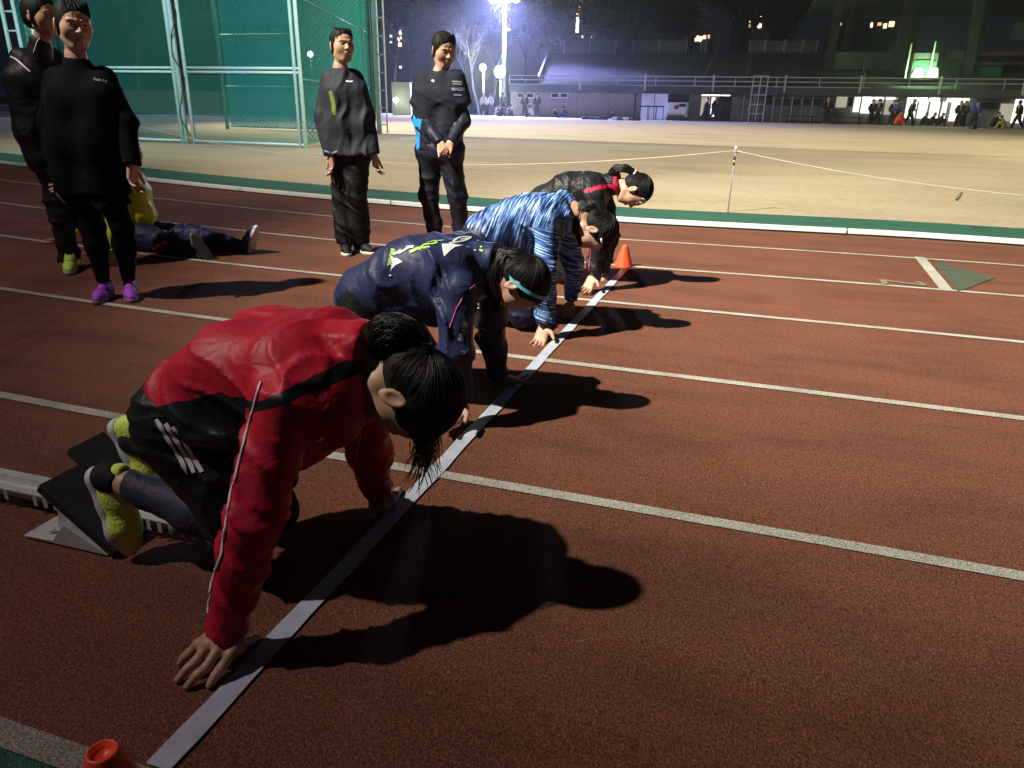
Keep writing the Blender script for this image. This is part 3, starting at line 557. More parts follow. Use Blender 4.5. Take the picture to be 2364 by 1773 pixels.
tower(838,880,40,150,'dark tower with stacked white and pink windows right of the ladder', [(863,70,6,8,W_,8),(863,84,7,7,P_,8),(863,96,7,7,R_,8),(844,78,6,5,W_,1.2),(844,91,5,4,W_,1.2),(865,145,4,4,W_,4),(843,64,2,2,W_,1.2)], M_TW)
# ---------------------------------------------------------------- hazy night air round the field
mh, nt, b = newmat('night_air'); out = nt.nodes['Material Output']; nt.nodes.remove(b)
pv = nd(nt,'ShaderNodeVolumePrincipled'); pv.inputs['Color'].default_value = (.85,.88,1,1); pv.inputs['Density'].default_value = .0010; pv.inputs['Anisotropy'].default_value = .80
nt.links.new(pv.outputs[0], out.inputs['Volume'])
hz = MB().box((0,95,16.5),(430,330,36)).build('haze', mh); tag(hz, kind='stuff')
scene.cycles.volume_bounces = 0; scene.cycles.volume_max_steps = 16
# ---------------------------------------------------------------- soft-body modelling: distance fields meshed into one smooth surface
def sd_cone(p, q):
    a, b, ra, rb = q; ba = b-a; l2 = ba@ba
    if l2 < 1e-9: return np.linalg.norm(p-a, axis=1)-max(ra,rb)
    h = np.clip((p-a)@ba/l2, 0, 1); return np.sqrt(((p-a-h[:,None]*ba)**2).sum(1))-(ra+(rb-ra)*h)
def sd_ell(p, q):
    c, r, Ax = q; v = (p-c)@Ax.T; k0 = np.sqrt(((v/r)**2).sum(1)); k1 = np.sqrt(((v/(r*r))**2).sum(1))+1e-9
    return k0*(k0-1)/k1
def smin(a, b, k):
    if k <= 0: return np.minimum(a, b)
    h = np.maximum(k-np.abs(a-b), 0)/k; return np.minimum(a, b)-h*h*k*.25
class Sdf:
    def __init__(s): s.g = []; s.disp = None
    def group(s, k=.02): s.g.append(dict(k=k, p=[], cut=[])); return s
    def cone(s, a, b, ra, rb=None, k=.02, sub=False): s.g[-1]['p'].append((sd_cone, (V(*a),V(*b),ra,ra if rb is None else rb), k, sub)); return s
    def chain(s, pts, rs, k=.02):
        for i in range(len(pts)-1): s.cone(pts[i], pts[i+1], rs[i], rs[i+1], k)
        return s
    def ell(s, c, r, Ax=None, k=.02, sub=False): s.g[-1]['p'].append((sd_ell, (V(*c),V(*r),np.eye(3) if Ax is None else np.asarray(Ax)), k, sub)); return s
    def cut(s, p, n): s.g[-1]['cut'].append((V(*p), nrm(n))); return s   # keeps the side behind the plane
    def ev(s, P, rel=None):
        D = None
        for gi, g in enumerate(s.g):
            d = None
            for pi, (fn, q, k, sub) in enumerate(g['p']):
                if rel is not None and not rel[gi][pi].any(): continue
                if rel is None: v = fn(P, q)
                else:
                    m = rel[gi][pi]; v = np.full(len(P), 9.0) if not sub else np.full(len(P), 9.0)
                    v[m] = fn(P[m], q)
                if sub:
                    if d is not None: h = np.maximum(k-np.abs(d+v), 0)/max(k,1e-6); d = np.maximum(d, -v)+h*h*k*.25
                else: d = v if d is None else smin(d, v, k)
            if d is None: continue
            for c, n in g['cut']: d = np.maximum(d, (P-c)@n)
            D = d if D is None else smin(D, d, g['k'])
        if s.disp is not None and D is not None: D = D+s.disp(P)
        return D
    def mesh(s, res, pad=.03, smooth=1):
        s.g = [g for g in s.g if g['p']]; lo = np.full(3,9e9); hi = -lo
        for g in s.g:
            for fn,q,k,sub in g['p']:
                if sub: continue
                if fn is sd_cone: pts = [q[0]-q[2],q[0]+q[2],q[1]-q[3],q[1]+q[3]]
                else: pts = [q[0]-q[1].max(),q[0]+q[1].max()]
                for t in pts: lo = np.minimum(lo,t); hi = np.maximum(hi,t)
        lo -= pad; hi += pad; B = 8; nb = np.ceil((hi-lo)/(res*B)).astype(int)
        bi = np.stack(np.meshgrid(*[np.arange(n) for n in nb], indexing='ij'), -1).reshape(-1,3)
        cen = lo+(bi+.5)*B*res; hd = .5*B*res*1.7321+res
        vals = [[fn(cen,q) for fn,q,k,sub in g['p']] for g in s.g]
        gmin = np.min([np.min([v for v,(f_,q,k,sub) in zip(vv,g['p']) if not sub],axis=0) for vv,g in zip(vals,s.g)], axis=0)
        act = np.abs(gmin) < hd+.05
        act &= gmin < hd+.02
        # deep inside blocks are skipped
        act &= gmin > -(hd+.09)
        dim = nb*B; F = np.full(tuple(dim), 1.0, np.float32)
        Fb = F.reshape(nb[0],B,nb[1],B,nb[2],B)
        ins = np.where(gmin < -.02)[0]
        Fb[bi[ins,0],:,bi[ins,1],:,bi[ins,2],:] = -1.0
        A = np.where(act)[0]; off_ = np.stack(np.meshgrid(*[np.arange(B)]*3, indexing='ij'), -1).reshape(-1,3)
        CH = 500
        for i in range(0, len(A), CH):
            a = A[i:i+CH]; P = (lo+(bi[a][:,None,:]*B+off_[None]+0)*res).reshape(-1,3)
            rel = [[np.repeat(v[a] < gmin[a]+2*hd+max(k,g['k'])+.01 if not sub else v[a] < hd+k+.01, B**3) for v,(fn,q,k,sub) in zip(vv,g['p'])] for vv,g in zip(vals,s.g)]
            d = s.ev(P, rel).reshape(len(a),B,B,B)
            Fb[bi[a,0],:,bi[a,1],:,bi[a,2],:] = d
        return surface_nets(F, lo, res, smooth)
def surface_nets(F, lo, res, smooth=1):
    N = F < 0; nx,ny,nz = F.shape
    c = np.zeros((nx-1,ny-1,nz-1), np.int8)
    for dx in (0,1):
        for dy in (0,1):
            for dz in (0,1): c += N[dx:nx-1+dx,dy:ny-1+dy,dz:nz-1+dz]
    I,J,K = np.where((c>0)&(c<8)); idx = np.full(c.shape,-1,np.int32); idx[I,J,K] = np.arange(len(I))
    acc = np.zeros((len(I),3)); cnt = np.zeros(len(I))
    cor = [(0,0,0),(1,0,0),(0,1,0),(1,1,0),(0,0,1),(1,0,1),(0,1,1),(1,1,1)]
    for a in range(8):
        for b in range(a+1,8):
            ca,cb = cor[a],cor[b]
            if sum(abs(ca[i]-cb[i]) for i in range(3)) != 1: continue
            fa = F[I+ca[0],J+ca[1],K+ca[2]]; fb = F[I+cb[0],J+cb[1],K+cb[2]]; m = (fa<0)!=(fb<0)
            t = np.where(m, fa/np.where(m,fa-fb,1), 0)[:,None]
            acc += np.where(m[:,None], np.array(ca)+t*(np.array(cb)-np.array(ca)), 0); cnt += m
    v = lo+(np.stack([I,J,K],1)+acc/cnt[:,None])*res
    fs = []
    for ax in range(3):
        o = [0,0,0]; o[ax] = 1; u = [0,0,0]; u[(ax+1)%3] = 1; w = [0,0,0]; w[(ax+2)%3] = 1
        s0 = [slice(0,None)]*3; A0 = N[:nx-1 if ax==0 else nx, :ny-1 if ax==1 else ny, :nz-1 if ax==2 else nz]
        A1 = N[o[0]:,o[1]:,o[2]:]
        X,Y,Z = np.where(A0 != A1); P = np.stack([X,Y,Z],1); b = (ax+1)%3; cc = (ax+2)%3
        ok = (P[:,b]>0)&(P[:,cc]>0)&(P[:,b]<F.shape[b]-1)&(P[:,cc]<F.shape[cc]-1); P = P[ok]
        ub = np.array(u); wc = np.array(w); q = [P-ub-wc, P-wc, P, P-ub]
        ids = np.stack([idx[t[:,0],t[:,1],t[:,2]] for t in q],1); fl = N[P[:,0],P[:,1],P[:,2]]
        ids[~fl] = ids[~fl][:,::-1]; fs.append(ids[(ids>=0).all(1)])
    f = np.concatenate(fs)
    for _ in range(smooth):
        s_ = np.zeros_like(v); n_ = np.zeros(len(v))
        for i in range(4):
            a,b = f[:,i],f[:,(i+1)%4]
            for j in range(3): s_[:,j] += np.bincount(a, v[b,j], len(v))+np.bincount(b, v[a,j], len(v))
            n_ += np.bincount(a, minlength=len(v))+np.bincount(b, minlength=len(v))
        v = v*.5+.5*s_/np.maximum(n_,1)[:,None]
    return v, f
def folds(amp, freq, seed=0, regions=None, ax=None):
    """cloth folds: ridged waves, stronger where regions (centre, radius, gain) say"""
    rs = np.random.RandomState(seed); ks = rs.normal(size=(5,3)); ks /= np.linalg.norm(ks,axis=1)[:,None]; ph = rs.uniform(0,6.28,7)
    ks = ks*.62+np.asarray((.75,0,.66) if ax is None else ax)*rs.choice([-1,1],5)[:,None]; ks /= np.linalg.norm(ks,axis=1)[:,None]
    def f(P):
        w = P+.018*np.sin(P[:,[1,2,0]]*19+ph[0])+.012*np.sin(P[:,[2,0,1]]*31+ph[1]); o = np.zeros(len(P))
        for i,(k,p) in enumerate(zip(ks,ph)):
            fr = freq*(.8+.33*i); s = np.sin((w@k)*fr+p+1.3*np.sin((w@ks[(i+2)%5])*fr*.45)); gate = np.clip(.55+np.sin((w@ks[(i+1)%5])*fr*.8+p*2),0,1)
            cr = (1-np.abs(s))**2.6; o -= (cr*gate*1.6-.20)*(1-.08*i)+.10*np.sin((w@k)*fr*.7+p*3)
        o = o*amp*.55
        if regions:
            g = np.full(len(P), .45)
            for c,r,a in regions: g += a*np.exp(-((P-V(*c))**2).sum(1)/(r*r))
            o = o*g
        return o
    return f
def obj_np(name, vf, mats, parent, attrs=None):
    me = mesh_np(name, *vf); o = link(name, me, parent, mats)
    if attrs:
        for k,a in attrs.items():
            at = me.attributes.new(k,'FLOAT','POINT'); at.data.foreach_set('value', np.asarray(a,np.float32))
    return o
# ---- cloth, skin, hair
def cloth(name, col, rough=.6, pats=(), bump=.2, bsc=18, sheen=0, spec=.3, stretch=(1,1,1)):
    m, nt, b = newmat(name); tc = nd(nt,'ShaderNodeTexCoord'); n = nd(nt,'ShaderNodeTexNoise', Scale=5.0, Detail=3.0); nt.links.new(tc.outputs['Object'], n.inputs['Vector'])
    cur = ramp(nt, n.outputs['Fac'], [(.3,tuple(c*.86 for c in col)),(.7,tuple(min(1,c*1.1) for c in col))])
    for k,c in pats:
        at = nd(nt,'ShaderNodeAttribute', attribute_name=k); lt = nd(nt,'ShaderNodeMath', operation='LESS_THAN'); nt.links.new(at.outputs['Fac'], lt.inputs[0]); lt.inputs[1].default_value = 0
        mx = nd(nt,'ShaderNodeMix', data_type='RGBA'); nt.links.new(lt.outputs[0], mx.inputs[0]); nt.links.new(cur, mx.inputs[6]); mx.inputs[7].default_value = tuple(c)+(1,); cur = mx.outputs[2]
    nt.links.new(cur, b.inputs['Base Color']); b.inputs['Roughness'].default_value = rough; b.inputs['Specular IOR Level'].default_value = spec
    mp = nd(nt,'ShaderNodeMapping'); mp.inputs['Scale'].default_value = stretch; nt.links.new(tc.outputs['Object'], mp.inputs[0])
    n2_ = nd(nt,'ShaderNodeTexNoise', Scale=float(bsc)*.8, Detail=3.0, Roughness=.45, Distortion=.6); nt.links.new(mp.outputs[0], n2_.inputs['Vector'])
    sb = nd(nt,'ShaderNodeMath', operation='SUBTRACT'); nt.links.new(n2_.outputs['Fac'], sb.inputs[0]); sb.inputs[1].default_value = .5; ab = nd(nt,'ShaderNodeMath', operation='ABSOLUTE'); nt.links.new(sb.outputs[0], ab.inputs[0]); n2 = nd(nt,'ShaderNodeMath', operation='MULTIPLY'); nt.links.new(ab.outputs[0], n2.inputs[0]); n2.inputs[1].default_value = -3.0
    n3 = nd(nt,'ShaderNodeTexNoise', Scale=900.0, Detail=1.0); nt.links.new(tc.outputs['Object'], n3.inputs['Vector'])
    bp = nd(nt,'ShaderNodeBump', Strength=bump, Distance=.012); nt.links.new(n2.outputs[0], bp.inputs['Height'])
    bp2 = nd(nt,'ShaderNodeBump', Strength=.15, Distance=.001); nt.links.new(n3.outputs['Fac'], bp2.inputs['Height']); nt.links.new(bp.outputs[0], bp2.inputs['Normal']); nt.links.new(bp2.outputs[0], b.inputs['Normal'])
    if sheen: b.inputs['Sheen Weight'].default_value = sheen
    return m
def skin_mat():
    m, nt, b = newmat('skin'); tc = nd(nt,'ShaderNodeTexCoord'); n = nd(nt,'ShaderNodeTexNoise', Scale=28.0, Detail=4.0); nt.links.new(tc.outputs['Object'], n.inputs['Vector'])
    cur = ramp(nt, n.outputs['Fac'], [(.3,(.43,.25,.17)),(.7,(.53,.33,.23))])
    for k,c in (('lip',(.42,.21,.17)),('dark',(.03,.02,.02))):
        at = nd(nt,'ShaderNodeAttribute', attribute_name=k); mr = nd(nt,'ShaderNodeMapRange'); nt.links.new(at.outputs['Fac'], mr.inputs[0]); mr.inputs[1].default_value = .002; mr.inputs[2].default_value = -.002
        mx = nd(nt,'ShaderNodeMix', data_type='RGBA'); nt.links.new(mr.outputs[0], mx.inputs[0]); nt.links.new(cur, mx.inputs[6]); mx.inputs[7].default_value = tuple(c)+(1,); cur = mx.outputs[2]
    nt.links.new(cur, b.inputs['Base Color']); b.inputs['Roughness'].default_value = .5; b.inputs['Subsurface Weight'].default_value = .12; b.inputs['Subsurface Scale'].default_value = .01; b.inputs['Subsurface Radius'].default_value = (1,.35,.2)
    n3 = nd(nt,'ShaderNodeTexNoise', Scale=260.0, Detail=3.0); nt.links.new(tc.outputs['Object'], n3.inputs['Vector'])
    bp = nd(nt,'ShaderNodeBump', Strength=.2, Distance=.002); nt.links.new(n3.outputs['Fac'], bp.inputs['Height']); nt.links.new(bp.outputs[0], b.inputs['Normal'])
    return m
M_SKIN = skin_mat()
M_HAIR = simple('black_hair', (.008,.007,.0065), .6, .3, 20, bump=.25, bsc=300, spec=.2)
M_STRAND = simple('black_hair_strands', (.010,.0088,.0085), .45, .3, 20, spec=.4)
M_SHIN = simple('white_print', (.75,.78,.80), .5, .03); M_LIME = simple('lime_print', (.42,.75,.10), .5, .03); M_PINK = simple('pink_piping', (.85,.12,.45), .5); M_SKY = simple('sky_blue_fabric', (.06,.42,.80), .5)
# distance in photo space, for printed patches on the side of a garment that faces the camera
def pxd(v, pts, depth0=None):
    q = v-CAM; z = q@CF; X = (1182+FOC*(q@CR)/z)/K_; Yv = (886.5-FOC*(q@CU)/z)/K_; d = np.full(len(v),9e3)
    for (x0,y0),(x1,y1) in zip(pts[:-1],pts[1:]):
        ex,ey = x1-x0,y1-y0; t = np.clip(((X-x0)*ex+(Yv-y0)*ey)/(ex*ex+ey*ey+1e-9),0,1); d = np.minimum(d, np.hypot(X-x0-t*ex, Yv-y0-t*ey))
    d = d*z/1573
    return np.where(z > depth0, .05, d) if depth0 else d
# ---- frames
def frame(F, U):
    F = nrm(F); R = nrm(np.cross(F, U)); U = np.cross(R, F); return R, F, U
def head_sdf(s, c, F, U, sc=1.0):
    R,F,U = frame(F,U); Ax = np.array([R,F,U]); T = lambda x,y,z: c+sc*(x*R+y*F+z*U)
    def e(x,y,z,a,b,d,k=.02,sub=False): s.ell(T(x,y,z), (a*sc,b*sc,d*sc), Ax, k, sub)
    s.group(.02)
    e(0,-.010,.030,.073,.090,.080); e(0,.022,-.040,.058,.062,.062,.03); e(0,.052,-.082,.026,.024,.022,.03)
    e(0,.052,.045,.052,.030,.035,.03); s.cone(T(-.05,.0,-.06),T(-.02,.055,-.095),.016*sc,.014*sc,.03); s.cone(T(.05,.0,-.06),T(.02,.055,-.095),.016*sc,.014*sc,.03)
    e(0,.040,-.012,.060,.047,.062,.035)
    for q in (-1,1):
        e(q*.042,.050,-.018,.018,.018,.020,.035)
        e(q*.031,.092,.010,.019,.011,.011,.016,True)
        e(q*.031,.074,.008,.0145,.014,.0125,.004)
        s.cone(T(q*.012,.092,.026),T(q*.048,.078,.026),.0055*sc,.004*sc,.012)
    s.cone(T(0,.086,.012),T(0,.104,-.022),.0065*sc,.0095*sc,.012); e(-.011,.095,-.026,.007,.008,.006,.008); e(.011,.095,-.026,.007,.008,.006,.008)
    e(0,.088,-.050,.021,.010,.0055,.006); e(0,.086,-.061,.018,.010,.006,.006); e(0,.101,-.0555,.016,.007,.0010,.003,True)
    for q in (-1,1):
        s.group(.006); C = T(q*.074,-.008,-.004); r2 = nrm(R*q-F*.45); u2 = nrm(U+F*-.18); f2 = np.cross(r2,u2); A2 = np.array([r2,f2,u2])
        s.ell(C+r2*.008, (.0085*sc,.019*sc,.032*sc), A2, .004); s.ell(C+r2*.017+u2*.003+f2*0, (.008*sc,.011*sc,.021*sc), A2, .004, True); s.ell(C-u2*.026+r2*.006,(.006,.008,.010),A2,.006)
    return T, (R,F,U)
def face_attrs(v, T, fr):
    R,F,U = fr; o = T(0,0,0); L = (v-o)@np.array([R,F,U]).T
    lip = np.sqrt((L[:,0]/.021)**2+((L[:,2]+.0555)/.010)**2+((L[:,1]-.092)/.022)**2)-1
    e = 9.0
    for q in (-1,1):
        d = np.sqrt(((L[:,0]-q*.031)/.012)**2+((L[:,2]-.008)/.0034)**2+((L[:,1]-.086)/.012)**2)-1; e = np.minimum(e,d)
        d = np.sqrt(((L[:,0]-q*.031)/.017)**2+((L[:,2]-.029-.0)/.0026)**2+((L[:,1]-.088)/.02)**2)-1; e = np.minimum(e,d)
    return {'lip': lip*.01, 'dark': e*.008}
def hair_cap(s, T, fr, sc=1.0, nape=-.075, fringe=None, grow=0.0):
    R,F,U = fr; Ax = np.array([R,F,U]); s.group(.02)
    e = lambda x,y,z,a,b,d,k=.02,sub=False: s.ell(T(x,y,z),(a*sc,b*sc,d*sc),Ax,k,sub)
    e(0,-.014,.033,.0795+grow,.0965+grow,.087+grow); e(0,-.045,-.025,.064+grow,.060+grow,.055,.03)
    e(0,.115,-.045 if fringe is None else -.060,.075,.080,.098 if fringe is None else .094,.02,True)
    if fringe is None:
        for q in (-1,1): e(q*.090,.030,-.040,.034,.050,.060,.012,True)
    else:
        for q in (-1,1): e(q*.092,.020,-.065,.030,.035,.050,.012,True)
    s.cut(T(0,0,nape), -U)
def strands(mb, T, fr, tie, n, rnd, r=.0008, lift=.003, grow=0.0, bv=None):
    """combed strands over the skull from the hairline to the tie point (local)"""
    for i in range(n):
        a = rnd.uniform(-math.pi*.86, math.pi*.86); el = rnd.uniform(-.05,.25)
        d0 = V(math.sin(a)*.9, math.cos(a), .25+.35*math.cos(a)-.35*(abs(a)>1.7)); 
        if rnd.random() < .45: a = rnd.choice([-1,1])*rnd.uniform(.5,1.0)*math.pi; d0 = V(math.sin(a)*.95, math.cos(a)*.9, rnd.uniform(-.85,.15))
        d0 = nrm(d0+V(rnd.gauss(0,.06),rnd.gauss(0,.06),rnd.gauss(0,.06))); d1 = nrm(tie); an = math.acos(max(-.97,min(1,float(d0@d1)))); t0 = rnd.choice([0,rnd.uniform(0,.55)]); lf = rnd.uniform(-.2,.8)
        pts = []; m = 18
        for k in range(m+1):
            t = t0+(1-t0)*k/m; d = nrm((d0*math.sin((1-t)*an)+d1*math.sin(t*an))/math.sin(an)+V(0,0,.12*math.sin(math.pi*t))); rad = grow+1/math.sqrt((d[0]/.0795)**2+(d[1]/.0965)**2+(d[2]/.087)**2)
            c0 = T(0,-.014,.025); dw = nrm(T(*d)-T(0,0,0)); h = bv.ray_cast(Vector(c0+dw*.2), Vector(-dw), .2) if bv else (None,)
            if h[0] is not None: pts.append(V(*h[0])+dw*lift*(lf+rnd.uniform(-.05,.05)))
            else: pts.append(T(*(V(0,-.014,.034)+d*(rad+lift*rnd.uniform(-.4,1)))))
        mb.tube(pts, [r*.3]+[r]*(m-1)+[r*.5], 3, cap=False)
def hand_sdf(s, wr, fw, nm, side, sc=1.0, curl=(.25,.35,.3), spread=.18, thumb=.9, fdir=None):
    """wr wrist, fw towards the fingers, nm back-of-hand normal, side +1 when the thumb lies towards cross(nm,fw)"""
    fw = nrm(fw); t = nrm(np.cross(nm,fw))*side; nm = nrm(np.cross(fw,t)); nm = nm if nm@nrm(nm)>0 else nm
    up = nrm(np.cross(t,fw))*side
    s.group(.006); P = lambda f,l,n: wr+sc*(fw*f+t*l+up*n); tips = []
    base = [(.084,.029),(.088,.010),(.083,-.009),(.074,-.026)]; ln = [(.040,.024,.020),(.044,.028,.022),(.041,.026,.021),(.032,.020,.018)]
    for (bx,bl) in base: s.cone(P(.005,bl*.6,0),P(bx,bl,.002),.0165*sc,.0120*sc,.018)
    for i,((bx,bl),L3) in enumerate(zip(base,ln)):
        an = spread*(1.5-i)/1.5*.9; p = P(bx,bl,.002); d = nrm(fw*math.cos(an)+t*math.sin(an)); pit = 0; r = .0098-.0006*(i==3)-.0003*i
        for j,L in enumerate(L3):
            pit += curl[j]*(1+.06*i); dd = nrm(d*math.cos(pit)-up*math.sin(pit)); q = p+dd*L*sc; s.cone(p,q,r*sc,(r-.0008)*sc,.004); p = q; r -= .0009
        tips.append(p)
    p0 = P(.018,.022,-.004); dt = nrm(fw*(1-thumb*.35)+t*thumb-up*.25); p1 = p0+dt*.040*sc; dt2 = nrm(fw*.9+t*.55*thumb-up*.2); p2 = p1+dt2*.032*sc; p3 = p2+nrm(dt2-up*.15)*.024*sc
    s.cone(p0,p1,.014*sc,.0115*sc,.014).cone(p1,p2,.0108*sc,.0095*sc,.005).cone(p2,p3,.0095*sc,.0078*sc,.004)
    return tips
def fingers(s, wr, knuckles, mids, tips, thumb, rk=.0120):
    """a hand given joint by joint (index first)"""
    s.group(.006); wr = V(*wr)
    kc = sum(V(*k) for k in knuckles)/4
    for i,(k,m_,t) in enumerate(zip(knuckles,mids,tips)):
        k,m_,t = V(*k),V(*m_),V(*t); w0 = wr*.75+.25*(wr+(k-kc)); s.cone(w0+ (k-kc)*.45, k, .0185, rk, .020)
        r = .0110-.0004*i; dm = lerp(m_,t,.5)+V(0,0,.003); s.cone(k,m_,rk*.95,r,.005).cone(m_,dm,r,r*.9,.004).cone(dm,t,r*.9,r*.74,.004)
    a,b,c = [V(*q) for q in thumb]; s.cone(lerp(wr,a,.3),a,.016,.0135,.016).cone(a,b,.0125,.010,.006).cone(b,c,.010,.0085,.004)
# ---- shoes (local: x across, y forward, z up; heel at y=-.09)
_shoe = {}
def shoe_mesh():
    if _shoe: return _shoe
    s = Sdf().group(.02)
    s.cone((0,-.075,.048),(0,-.02,.050),.034,.034,.03).cone((0,-.02,.048),(.004,.07,.040),.034,.037,.03).cone((.004,.07,.036),(.002,.128,.030),.037,.026,.03)
    s.cone((0,-.072,.055),(0,-.080,.098),.030,.028,.02).cone((0,-.05,.085),(0,.0,.078),.030,.026,.03).cone((0,0,.075),(0,.045,.062),.024,.02,.02)
    s.ell((0,-.055,.125),(.024,.036,.040),None,.008,True); s.cut((0,0,.016),(0,0,-1)); _shoe['up'] = s.mesh(.0045)
    s = Sdf().group(.01)
    for pts,rs in ((((0,-.078,.014),(0,.0,.013),(.004,.08,.012),(.002,.136,.016)),(.034,.030,.037,.026)),): s.chain(pts, rs, .03)
    s.cut((0,0,.027),(0,0,1)); s.cut((0,0,.0),(0,0,-1)); _shoe['sole'] = s.mesh(.0045,smooth=1)
    s = MB()
    for i in range(5): y = .0+.017*i; z = .103-.0072*i*1.1; s.tube([(-.020,y,z-.012),(-.008,y+.008,z-.001),(.008,y+.008,z-.001),(.020,y,z-.012)], .0028, 5)
    _shoe['lace'] = s
    return _shoe
def shoe(parent, heel, F, U, col, solecol=(.75,.76,.78), sc=1.0, lace=None, acc=None):
    sh = shoe_mesh(); R,F,U = frame(F,U); A = np.array([R,F,U]); heel = V(*heel); tr = lambda v: heel+sc*(np.asarray(v)+V(0,.10,0))@A
    v,f = sh['up']; at = {'p0': np.abs(v[:,1]-.02-.4*v[:,2])-.006} if acc else None
    o = obj_np('shoe', (tr(v),f), [cloth('shoe_mesh', col, .6, (('p0',acc),) if acc else (), .25, 90)], parent, at)
    v,f = sh['sole']; obj_np('sole', (tr(v),f), [simple('shoe_sole', solecol, .6, .05)], o)
    l = MB(); l.v = [tuple(p) for p in tr(sh['lace'].v)]; l.f = sh['lace'].f; l.m = sh['lace'].m; l.sm = sh['lace'].sm
    l.build('laces', simple('lace', lace or tuple(c*.7 for c in col), .7), o)
    return o
# ---- printing on cloth: shapes laid on the real surface
def bvh_of(vf): return BVHTree.FromPolygons([tuple(p) for p in vf[0]], [tuple(int(i) for i in q) for q in vf[1]])
def hit(bvh, x, y, lift=.002):
    d = ray(x,y); h = bvh.ray_cast(Vector(CAM), Vector(nrm(d)))
    if h[0] is None: return None
    n = V(*h[1]); n = n if n@d < 0 else -n; return V(*h[0])+n*lift
def band(mb, bvh, px, w, lift=.0022, n=None, mi=0):
    """ribbon of width w metres along photo points, laid on the cloth"""
    P = []
    for (x0,y0),(x1,y1) in zip(px[:-1],px[1:]):
        k = n or max(2,int(math.hypot(x1-x0,y1-y0)/5))
        for i in range(k): P.append(hit(bvh, x0+(x1-x0)*i/k, y0+(y1-y0)*i/k, lift))
    P.append(hit(bvh, *px[-1], lift)); P = [p for p in P if p is not None]
    if len(P) < 2: return
    P = [P[0]]+[(P[i-1]+2*P[i]+P[i+1])/4 for i in range(1,len(P)-1)]+[P[-1]]
    if w < .008:
        Q = []
        for p in P: h = bvh.find_nearest(Vector(p)); q = V(*h[0]); nn = V(*h[1]); nn = nn if nn@(CAM-q) > 0 else -nn; Q.append(q+nn*min(lift,w*.3))
        mb.tube(Q, w/2, 5, mi, False); return
    vs = []
    for i,p in enumerate(P):
        t = nrm(P[min(i+1,len(P)-1)]-P[max(i-1,0)]); v = nrm(np.cross(t, CAM-p)); h1 = bvh.find_nearest(Vector(p+v*w/2)); h2 = bvh.find_nearest(Vector(p-v*w/2))
        for h in (h1,h2): q = V(*h[0]); nn = V(*h[1]); nn = nn if nn@(CAM-q) > 0 else -nn; vs.append(q+nn*lift)
    mb.add(vs, [(2*i,2*i+1,2*i+3,2*i+2) for i in range(len(P)-1)], mi, True)
def poly_px(mb, bvh, pts, lift=.0025, step=4, mi=0):
    """filled polygon given by photo points, tessellated and laid on the cloth"""
    xs = [p[0] for p in pts]; ys = [p[1] for p in pts]; bmn = bmesh.new(); f = bmn.faces.new([bmn.verts.new((x,y,0)) for x,y in pts]); bmesh.ops.triangulate(bmn, faces=bmn.faces[:])
    for _ in range(4):
        lo = [e for e in bmn.edges if e.calc_length() > step]
        if not lo: break
        bmesh.ops.subdivide_edges(bmn, edges=lo, cuts=1); bmesh.ops.triangulate(bmn, faces=[f for f in bmn.faces if len(f.verts)>3])
    bmn.verts.index_update(); vs = [hit(bvh, v.co.x, v.co.y, lift) for v in bmn.verts]; fs = [[v.index for v in f.verts] for f in bmn.faces]
    fs = [q for q in fs if all(vs[i] is not None for i in q) and max(np.linalg.norm(vs[q[0]]-vs[q[1]]),np.linalg.norm(vs[q[1]]-vs[q[2]])) < .06]
    vs = [v if v is not None else V(0,0,-1) for v in vs]; mb.add(vs, fs, mi, True); bmn.free()
def text_px(mb, bvh, txt, o, ux, uy, size, mi=0, bold=.02, lift=.003):
    """lettering: o photo point of the baseline start, ux / uy photo vectors of one unit along and up"""
    cu = bpy.data.curves.new('t','FONT'); cu.body = txt; cu.offset = bold; ob = bpy.data.objects.new('t',cu); COL.objects.link(ob)
    dg = bpy.context.evaluated_depsgraph_get(); me = ob.evaluated_get(dg).to_mesh(); bmn = bmesh.new(); bmn.from_mesh(me)
    bpy.data.objects.remove(ob)
    bmesh.ops.triangulate(bmn, faces=bmn.faces[:]); bmesh.ops.subdivide_edges(bmn, edges=[e for e in bmn.edges if e.calc_length()>.25], cuts=1); bmesh.ops.triangulate(bmn, faces=[f for f in bmn.faces if len(f.verts)>3])
    bmn.verts.index_update(); vs = []
    for v in bmn.verts:
        a,b = v.co.x*size, v.co.y*size; vs.append(hit(bvh, o[0]+ux[0]*a+uy[0]*b, o[1]+ux[1]*a+uy[1]*b, lift))
    fs = [[v.index for v in f.verts] for f in bmn.faces]; fs = [q for q in fs if all(vs[i] is not None for i in q) and max(np.linalg.norm(vs[q[i]]-vs[q[i-1]]) for i in range(len(q))) < .05]
    vs = [v if v is not None else V(0,0,-1) for v in vs]; mb.add(vs, fs, mi, True); bmn.free()
